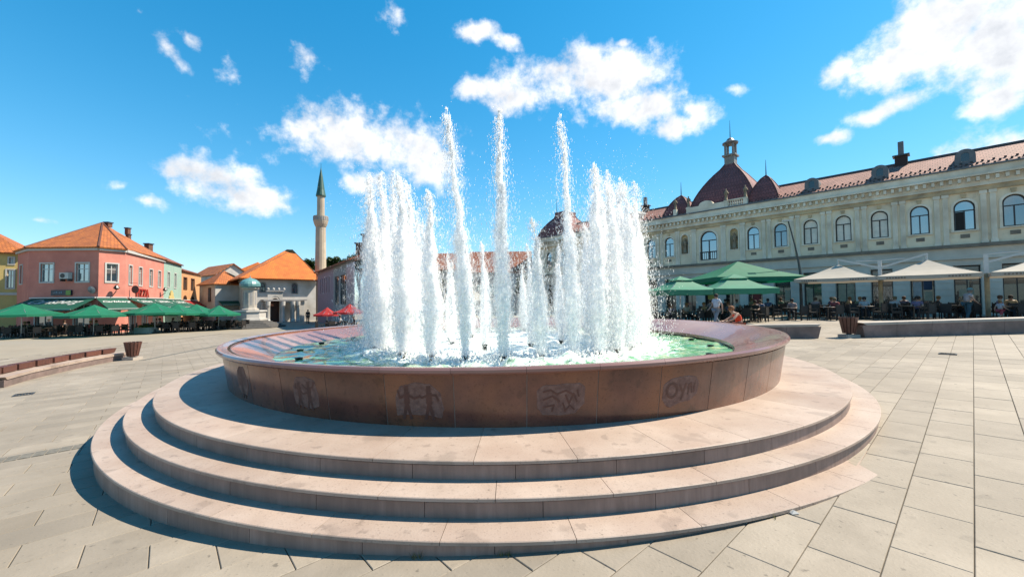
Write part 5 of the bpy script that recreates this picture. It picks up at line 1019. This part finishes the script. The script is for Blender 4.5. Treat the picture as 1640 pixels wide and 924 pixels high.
bench_run('slatted_bench', 'curved stone bench with red wooden slats at the left', [(gnd(-40, 627).x, gnd(-40, 627).y+.25), (gnd(8, 613).x, gnd(8, 613).y+.25), (gnd(60, 601).x, gnd(60, 601).y+.25), (gnd(120, 588).x, gnd(120, 588).y+.25), (gnd(180, 577).x, gnd(180, 577).y+.25)], .3, .62, .8, True)
def bin_(px, py, label):
    p = gnd(px, py); z = gz(p.x); p = Vector((p.x, p.y+.2, z)); r_ = thing('litter_bin', p, label, 'litter bin', 'wooden litter bins'); n = 14
    MB().box(p+Zv*.05, (.46, .46, .12)).build('base', bench_top, r_); MB().tube([p+Zv*.1, p+Zv*.2], .08, 8).build('stem', grey_metal, r_); MB().lathe([(.15, .17), (.235, .72), (.22, .72), (.14, .19)], p, 12).build('liner', black, r_)
    for k in range(n):
        a = 2*math.pi*k/n; c, s = math.cos(a), math.sin(a); t = Vector((-s, c, 0)); q = MB(); lo = p+Vector((c*.165, s*.165, .15)); hi = p+Vector((c*.27, s*.27, .74)); o_ = Vector((c, s, 0))*.02
        q.add([lo-t*.032, lo+t*.032, lo+t*.032+o_, lo-t*.032+o_, hi-t*.052, hi+t*.052, hi+t*.052+o_, hi-t*.052+o_], [(3, 2, 1, 0), (4, 5, 6, 7), (0, 1, 5, 4), (1, 2, 6, 5), (2, 3, 7, 6), (3, 0, 4, 7)]); q.build('slat', wood, r_)
bin_(1367, 541, 'wooden slatted litter bin between the two stone benches'); bin_(205, 577, 'wooden slatted litter bin at the end of the left bench')
fp = gnd(232, 533); fl = thing('flower_planter', fp, 'pale trapezoid stone planter before the left terrace', 'planter'); z = gz(fp.x); q = MB(); q.add([(fp.x+x*k, fp.y+y*k2, z+h) for h, k, k2 in ((0, 1, 1), (.5, .62, .6)) for x, y in ((-1.05, -.6), (1.05, -.6), (1.05, .6), (-1.05, .6))], [(3, 2, 1, 0), (4, 5, 6, 7), (0, 1, 5, 4), (1, 2, 6, 5), (2, 3, 7, 6), (3, 0, 4, 7)]); q.build('stone', white_w, fl)
def lamp(px, Yb, ztop, label, lean):
    x = at(px, 505, Yb).x; z = gz(x); r_ = thing('lamp_post', (x, Yb, z), label, 'lamp post', 'tall plaza lamp posts'); h = ztop-z
    pts = [(x, Yb, z+h*t) if t < .45 else (x-lean*((t-.45)/.55)**1.3, Yb, z+h*t) for t in (0, .15, .3, .45, .6, .75, .9, 1)]; MB().tube(pts, [.11, .1, .09, .085, .06, .05, .045, .04], 8).build('pole', grey_metal, r_)
    MB().lathe([(.16, 0), (.16, .3), (.11, .36)], (x, Yb, z), 10).build('foot', grey_metal, r_); p = Vector(pts[-1]); MB().box(p+Vector((-.12, 0, .02)), (.5, .24, .09)).build('head', white_metal, r_)
lamp(1284, 28.4, 7.3, 'tall grey lamp post leaning left before the palace', .75); lamp(1030, 34, 6.3, 'tall grey lamp post near the spray, before the palace', .6)
# ==PART6==
# ------------------------------------------------------------------ people
def skin_mesh(J, E_, root, sub=1):
    names = sorted({n for e in E_ for n in e}); ix = {n: i for i, n in enumerate(names)}
    me = bpy.data.meshes.new('figure'); me.from_pydata([J[n][0] for n in names], [(ix[a], ix[b]) for a, b in E_], []); o = bpy.data.objects.new('figure', me); C.objects.link(o)
    o.modifiers.new('skin', 'SKIN')
    for n in names:
        v = me.skin_vertices[0].data[ix[n]]; r = J[n][1]; v.radius = r if isinstance(r, tuple) else (r, r); v.use_root = (n == root)
    s = o.modifiers.new('sub', 'SUBSURF'); s.levels = sub; s.render_levels = sub
    dg = bpy.context.evaluated_depsgraph_get(); r_ = bpy.data.meshes.new_from_object(o.evaluated_get(dg)); bpy.data.objects.remove(o); bpy.data.meshes.remove(me)
    r_.polygons.foreach_set('use_smooth', [True]*len(r_.polygons)); return r_
STAND = dict(pel=(0, 0, .95), spi=(0, 0, 1.13), che=(0, 0, 1.33), nek=(0, 0, 1.46), hb=(0, -.015, 1.53), ht=(0, -.02, 1.65),
             sL=(.17, 0, 1.39), eL=(.22, .03, 1.12), wL=(.22, -.04, .88), fL=(.22, -.06, .76), sR=(-.17, 0, 1.39), eR=(-.22, .03, 1.12), wR=(-.22, -.04, .88), fR=(-.22, -.06, .76),
             hL=(.09, 0, .90), kL=(.10, -.02, .50), aL=(.10, .02, .09), tL=(.10, -.13, .035), hR=(-.09, 0, .90), kR=(-.10, -.02, .50), aR=(-.10, .02, .09), tR=(-.10, -.13, .035))
WALK = dict(STAND, kL=(.09, -.16, .52), aL=(.09, -.30, .12), tL=(.09, -.44, .09), kR=(-.09, .04, .50), aR=(-.09, .32, .13), tR=(-.09, .20, .035), eL=(.22, .14, 1.14), wL=(.22, .16, .90), fL=(.22, .14, .79), eR=(-.22, -.06, 1.13), wR=(-.21, -.24, .98), fR=(-.21, -.32, .92))
REACH = dict(STAND, kL=(.10, -.06, .50), aL=(.11, -.10, .09), tL=(.11, -.25, .035), aR=(-.10, .12, .09), tR=(-.10, -.03, .035), che=(0, -.06, 1.32), nek=(0, -.1, 1.44), hb=(0, -.14, 1.50), ht=(0, -.17, 1.62), sL=(.17, -.05, 1.37), sR=(-.17, -.05, 1.37), eL=(.24, -.18, 1.16), wL=(.22, -.40, 1.06), fL=(.21, -.50, 1.0), eR=(-.24, -.1, 1.13), wR=(-.22, -.28, .98), fR=(-.21, -.36, .9))
SIT = dict(STAND, pel=(0, 0, .52), spi=(0, .03, .70), che=(0, .05, .90), nek=(0, .03, 1.03), hb=(0, 0, 1.10), ht=(0, -.02, 1.22), sL=(.17, .04, .96), sR=(-.17, .04, .96), eL=(.24, -.04, .72), wL=(.17, -.26, .70), fL=(.14, -.36, .72), eR=(-.24, -.04, .72), wR=(-.17, -.26, .70), fR=(-.14, -.36, .72),
           hL=(.09, -.02, .50), kL=(.12, -.42, .50), aL=(.12, -.42, .09), tL=(.12, -.56, .04), hR=(-.09, -.02, .50), kR=(-.12, -.42, .50), aR=(-.12, -.44, .09), tR=(-.12, -.58, .04))
LEAN = dict(STAND, che=(0, -.12, 1.28), nek=(0, -.2, 1.38), hb=(0, -.23, 1.45), ht=(0, -.27, 1.57), sL=(.17, -.1, 1.33), sR=(-.17, -.1, 1.33), eL=(.30, -.28, 1.12), wL=(.20, -.46, 1.02), fL=(.14, -.56, 1.0), eR=(-.36, -.16, 1.16), wR=(-.30, -.40, 1.02), fR=(-.24, -.5, 1.0))
RAD = dict(pel=(.15, .11), spi=(.125, .095), che=(.155, .11), nek=.052, hb=(.075, .085), ht=(.072, .085), sL=.06, eL=.042, wL=.03, fL=(.036, .02), sR=.06, eR=.042, wR=.03, fR=(.036, .02), hL=.088, kL=.056, aL=.04, tL=(.04, .028), hR=.088, kR=.056, aR=.04, tR=(.04, .028))
BE = [('pel', 'spi'), ('spi', 'che'), ('che', 'nek'), ('nek', 'hb'), ('hb', 'ht')]+[(a+s, b+s) for s in 'LR' for a, b in (('s', 'e'), ('e', 'w'), ('w', 'f'), ('h', 'k'), ('k', 'a'), ('a', 't'))]+[('che', 'sL'), ('che', 'sR'), ('pel', 'hL'), ('pel', 'hR')]
CACHE = {}
def figure_parts(key, pose, sleeves, legs):
    k = (key, sleeves, legs)
    if k in CACHE: return CACHE[k]
    P = {n: Vector(c) for n, c in pose.items()}; J = {n: (P[n], RAD[n]) for n in P}
    grow = lambda n, g_: tuple(x+g_ for x in (RAD[n] if isinstance(RAD[n], tuple) else (RAD[n],)*2))
    body = skin_mesh(J, BE, 'pel', 2)
    # fingers: five short chains joined into the body's own mesh
    bm = bmesh.new(); bm.from_mesh(body)
    for s in 'LR':
        d = (P['f'+s]-P['w'+s]).normalized(); sd2 = d.cross(Vector((0, 1, .2))).normalized()
        for q_ in range(5):
            o_ = (q_-1.5)*.019 if q_ < 4 else .045; l = (.062, .075, .07, .055, .045)[q_]; st = P['f'+s]+sd2*o_+d*(.012 if q_ < 4 else -.04); en = st+d*l*.9+Vector((0, -.015, -.01)); m_ = MB(); m_.tube([st, st.lerp(en, .55)+Vector((0, .004, .003)), en], [.0095, .009, .006], 5)
            vv = [bm.verts.new(v) for v in m_.v]
            for f in m_.f: bm.faces.new([vv[i] for i in f])
    # nose, ears
    hc = (P['hb']+P['ht'])/2
    for off, r in (((0, -.098, -.0), .016), ((.082, 0, 0), .018), ((-.082, 0, 0), .018)): bmesh.ops.create_icosphere(bm, subdivisions=1, radius=r, matrix=Matrix.Translation(hc+Vector(off)))
    bm.to_mesh(body); bm.free()
    tE = [('pel', 'spi'), ('spi', 'che'), ('che', 'sL'), ('che', 'sR')]; T = {n: (P[n], grow(n, .022)) for n in ('pel', 'spi', 'che', 'sL', 'sR')}
    T['nk'] = (P['che'].lerp(P['nek'], .55), (.075, .07)); tE.append(('che', 'nk'))
    for s in 'LR':
        if sleeves == 'short': T['x'+s] = (P['s'+s].lerp(P['e'+s], .6), (.066, .066)); tE.append(('s'+s, 'x'+s))
        if sleeves == 'long': T['e'+s] = (P['e'+s], (.058, .058)); T['x'+s] = (P['e'+s].lerp(P['w'+s], .9), (.044, .044)); tE += [('s'+s, 'e'+s), ('e'+s, 'x'+s)]
    top = skin_mesh(T, tE, 'pel', 1)
    bE = [('pel', 'hL'), ('pel', 'hR')]; B = {n: (P[n], grow(n, .02)) for n in ('pel', 'hL', 'hR', 'kL', 'kR')}
    for s in 'LR':
        bE.append(('h'+s, 'k'+s))
        if legs == 'long': B['y'+s] = (P['k'+s].lerp(P['a'+s], .92), (.062, .062)); bE.append(('k'+s, 'y'+s))
    bot = skin_mesh(B, bE, 'pel', 1)
    hm = MB(); hc = (P['hb']+P['ht'])/2+Vector((0, .012, .028)); hm.lathe([(.02, .115), (.065, .1), (.095, .055), (.102, .0), (.09, -.06), (.06, -.085)], hc, 12); hv = hm
    sh = MB()
    for s in 'LR': c_ = (P['a'+s]+P['t'+s])/2; d = (P['t'+s]-P['a'+s]); d.z = 0; d.normalize(); sh.box(Vector((c_.x, c_.y, min(P['a'+s].z, P['t'+s].z)+.012)), (.30, .095, .085), ax=(d, Vector((-d.y, d.x, 0)), Zv))
    CACHE[k] = (body, top, bot, hv, sh, hc); return CACHE[k]
def cloth(c): return mat('cloth %.2f %.2f %.2f' % c, c, rough=.85, scale=8)
def person(label, loc, rz, h, key, top, bot, hair, sleeves='short', legs='long', shoe=(.05, .05, .05), hat=None, group=None, kid=1.0):
    pose = dict(STAND=STAND, WALK=WALK, REACH=REACH, SIT=SIT, LEAN=LEAN)[key]; body, tp, bt, hv, sh, hc = figure_parts(key, pose, sleeves, legs)
    r_ = bpy.data.objects.new('person', None); C.objects.link(r_); tag(r_, label, 'person', group); r_.location = loc; r_.rotation_euler = (0, 0, rz); k = h/1.72; r_.scale = (k*kid, k*kid, k)
    def ob(n, me, m_):
        me2 = me.copy(); me2.materials.clear(); me2.materials.append(m_); o = bpy.data.objects.new(n, me2); C.objects.link(o); o.parent = r_; return o
    ob('body', body, skin); ob('shirt', tp, cloth(top)); ob('trousers' if legs == 'long' else 'shorts', bt, cloth(bot))
    for n, m_, mm in (('hair', hv, cloth(hair)), ('shoes', sh, cloth(shoe))):
        o = m_.build(n, mm, None, smooth=(n == 'hair')); o.parent = r_
    if hat: q = MB(); q.lathe([(.17, .03), (.16, .05), (.105, .06), (.1, .13), (.05, .16), (.01, .165)], hc, 12); o = q.build('hat', cloth(hat), None, smooth=True); o.parent = r_
    return r_
p = gnd(1550, 513); person('woman in pale sun hat, white top and blue jeans reaching towards a child', (p.x, p.y, gz(p.x)), R(75), 1.66, 'REACH', (.62, .55, .56), (.05, .13, .18), (.25, .22, .2), hat=(.25, .42, .40))
p = gnd(1603, 514); person('small child in white shirt and pink shorts walking near the right edge', (p.x, p.y, gz(p.x)), R(80), 1.02, 'WALK', (.62, .66, .75), (.6, .10, .14), (.35, .2, .08), legs='shorts', kid=1.15, shoe=(.6, .6, .6))
p = at(1148, 517, 21.0); person('man in light blue shirt and grey trousers walking past the green parasols', (p.x, p.y, gz(p.x)), R(-70), 1.78, 'WALK', (.75, .82, .95), (.30, .34, .40), (.05, .035, .025))
person('child in orange-red top leaning over the back of the fountain rim', (6.42, 11.35, Z3), R(-100), 1.24, 'LEAN', (1.1, .10, .03), (.4, .1, .06), (.32, .13, .05), sleeves='none', legs='shorts', kid=1.12)
p = gnd(493, 518); person('person in dark clothes standing by the mosque wall', (p.x, p.y, gz(p.x)), R(20), 1.7, 'STAND', (.03, .03, .035), (.025, .025, .03), (.03, .02, .02), sleeves='long')
cols = [((.45, .3, .28), 'dusty pink'), ((.05, .05, .06), 'black'), ((.6, .6, .6), 'white'), ((.12, .16, .28), 'navy'), ((.35, .06, .06), 'dark red'), ((.28, .2, .32), 'purple'), ((.2, .3, .22), 'sage green'), ((.5, .38, .22), 'tan')]
pick = {}
for i, (cx, cy, cz, rz, lab) in enumerate(SEATS):
    pick.setdefault(lab, []).append((cx, cy, cz, rz))
for lab, ss_ in pick.items():
    n = {'under the big dark green parasol': 6, 'under the light green parasol nearest the fountain': 6, 'under the middle cream cantilever parasol': 5, 'under the large cream parasol right of the mast': 5, 'between the green and cream parasols': 5, 'under the cream parasol at the right edge': 3}.get(lab, 2)
    st = max(1, len(ss_)//n); cs_ = random.sample(cols, min(n, len(cols)))
    for j, (cx, cy, cz, rz) in enumerate(ss_[::st][:n]):
        c_, nm = cs_[j % len(cs_)]; person(f'seated café guest in {nm} top {lab}', (cx+.0*math.cos(rz), cy, cz), rz, 1.7, 'SIT', c_, (.04, .045, .06), random.choice([(.03, .02, .015), (.12, .06, .03), (.25, .17, .08)]), group='seated café guests')

# ------------------------------------------------------------------ trees and shrubs
leafm = mat('green leaves', (.065, .14, .025), (.035, .085, .015), rough=.55, scale=6, trans=.35, rnd=.1); leafy = mat('yellow green leaves', (.20, .30, .03), (.12, .20, .02), rough=.55, scale=6, trans=.35); bark = mat('bark', (.10, .07, .05), rough=.9, scale=8, bump=.5)
def tree(x, y, z, h, cw, ch, label, lm=None, n=2600, ls=.16, clumps=16, name='tree', group=None, cat='tree'):
    r_ = thing(name, (x, y, z), label, cat, group); q = MB(); top = z+h; cz = top-ch/2
    q.tube([(x, y, z-.1), (x+.05*cw, y, z+h*.35), (x, y+.03*cw, cz+.1*ch)], [.05*h**.7+.03, .035*h**.7+.02, .02], 7)
    cl = []
    for k in range(clumps):
        v = Vector((random.gauss(0, 1), random.gauss(0, 1), random.gauss(0, 1))).normalized()*random.uniform(.35, .85); c = Vector((x+v.x*cw/2, y+v.y*cw/2, cz+v.z*ch/2)); cl.append((c, random.uniform(.24, .42)*min(cw, ch)*.62)); q.tube([(x, y, z+h*.33+.2*random.random()*h), c], [.02*h**.6, .008], 5)
    q.build('trunk', bark, r_); V = []; F = []
    for i in range(n):
        c, r0 = random.choice(cl); d = Vector((random.gauss(0, 1), random.gauss(0, 1), random.gauss(0, .8))).normalized()*r0*random.random()**.4; p_ = c+d; a = Vector((random.gauss(0, 1), random.gauss(0, 1), random.gauss(0, .6))).normalized(); b = a.cross(Vector((random.random()-.5, random.random()-.5, 1))).normalized(); s = ls*random.uniform(.6, 1.3)
        V += [p_-a*s, p_+b*s*.45, p_+a*s, p_-b*s*.45]; F.append((4*i, 4*i+1, 4*i+2, 4*i+3))
    me = bpy.data.meshes.new('crown'); me.from_pydata(V, [], F); me.materials.append(lm or leafm); o = bpy.data.objects.new('crown', me); C.objects.link(o); par(o, r_); return r_
def tpx(px, ybot, ytop, Y, wpx, label, **k):
    a = at(px, ytop, Y); z = gz(a.x) if Y < 60 else gz(a.x); ch = (ybot-ytop)*Y/FPX; tree(a.x, Y, z, a.z-z, wpx*Y/FPX, ch, label, **k)
tpx(1022, 462, 434, 31, 34, 'yellow green street tree beside the spray at the palace end', lm=leafy, ls=.14)
for px, yb, yt, Y, w, lb in ((545, 440, 408, 95, 52, 'dark tree crown above the lilac house roof'), (575, 440, 404, 100, 40, 'tree crown beside the chimneys left of the spray'), (490, 440, 414, 96, 40, 'tree crown behind the mosque roof and minaret'), (520, 440, 416, 98, 30, 'small tree crown just right of the minaret')): tpx(px, yb, yt, Y, w, lb, ls=.4, n=2200, group='trees beyond the roofs')
for px, yb, yt, Y, w, lb in ((714, 470, 446, 40, 34, 'green shrub seen between the left middle jets'), (838, 470, 440, 44, 34, 'green shrub seen right of the central jet'), (927, 472, 428, 42, 44, 'tall green shrub seen through the right jets')): tpx(px, yb, yt, Y, w, lb, ls=.16, n=1600, name='shrub', cat='shrub', group='shrubs behind the fountain')
# flowers in the pale planter and weeds at the foot of the steps
q = MB()
for i in range(260):
    x, y, z_ = fp.x+random.uniform(-.6, .6), fp.y+random.uniform(-.3, .3), z+.5+random.uniform(0, .3); 
z = gz(fp.x); V = []; F = []
for i in range(500):
    p_ = Vector((fp.x+random.gauss(0, .3), fp.y+random.gauss(0, .18), z+.5+abs(random.gauss(0, .13)))); a = Vector((random.gauss(0, 1), random.gauss(0, 1), random.gauss(0, 1))).normalized()*.06; b = a.cross(Zv).normalized()*.03; V += [p_-a, p_+b, p_+a, p_-b]; F.append((4*i, 4*i+1, 4*i+2, 4*i+3))
me = bpy.data.meshes.new('plants'); me.from_pydata(V, [], F); me.materials.append(leafy); o = bpy.data.objects.new('plants', me); C.objects.link(o); par(o, fl)
weed = mat('dry green weeds', (.15, .17, .04), (.22, .17, .06), rough=.8, scale=20); V = []; F = []
for px, py, n, w in ((1065, 833, 40, .03), (1215, 828, 60, .07), (666, 893, 15, .03), (808, 890, 15, .03)):
    c = gnd(px, py)
    for i in range(n):
        p_ = Vector((c.x+random.gauss(0, w), c.y+random.gauss(0, w*.3), 0)); p_.z = gz(p_.x); d = Vector((random.gauss(0, .35), random.gauss(0, .35), 1)).normalized()*random.uniform(.02, .065); b = Vector((random.random()-.5, random.random()-.5, 0)).normalized()*.004; k = len(V); V += [p_-b, p_+b, p_+d]; F.append((k, k+1, k+2))
me = bpy.data.meshes.new('weeds'); me.from_pydata(V, [], F); me.materials.append(weed); o = bpy.data.objects.new('weeds', me); C.objects.link(o); tag(o, 'tufts of dry weeds at the foot of the lowest step', 'weeds', kind='stuff')
c = gnd(1272, 822); lt = MB(); lt.add([(-.03, -.02, .004), (.03, -.025, .01), (.035, .02, .004), (.0, .03, .02), (-.035, .015, .006), (0, 0, .028)], [(0, 1, 5), (1, 2, 5), (2, 3, 5), (3, 4, 5), (4, 0, 5), (4, 3, 2, 1, 0)]); o = lt.build('paper_scrap', white_trim); o.location = (c.x, c.y, gz(c.x)); tag(o, 'crumpled white scrap of paper on the paving', 'litter')
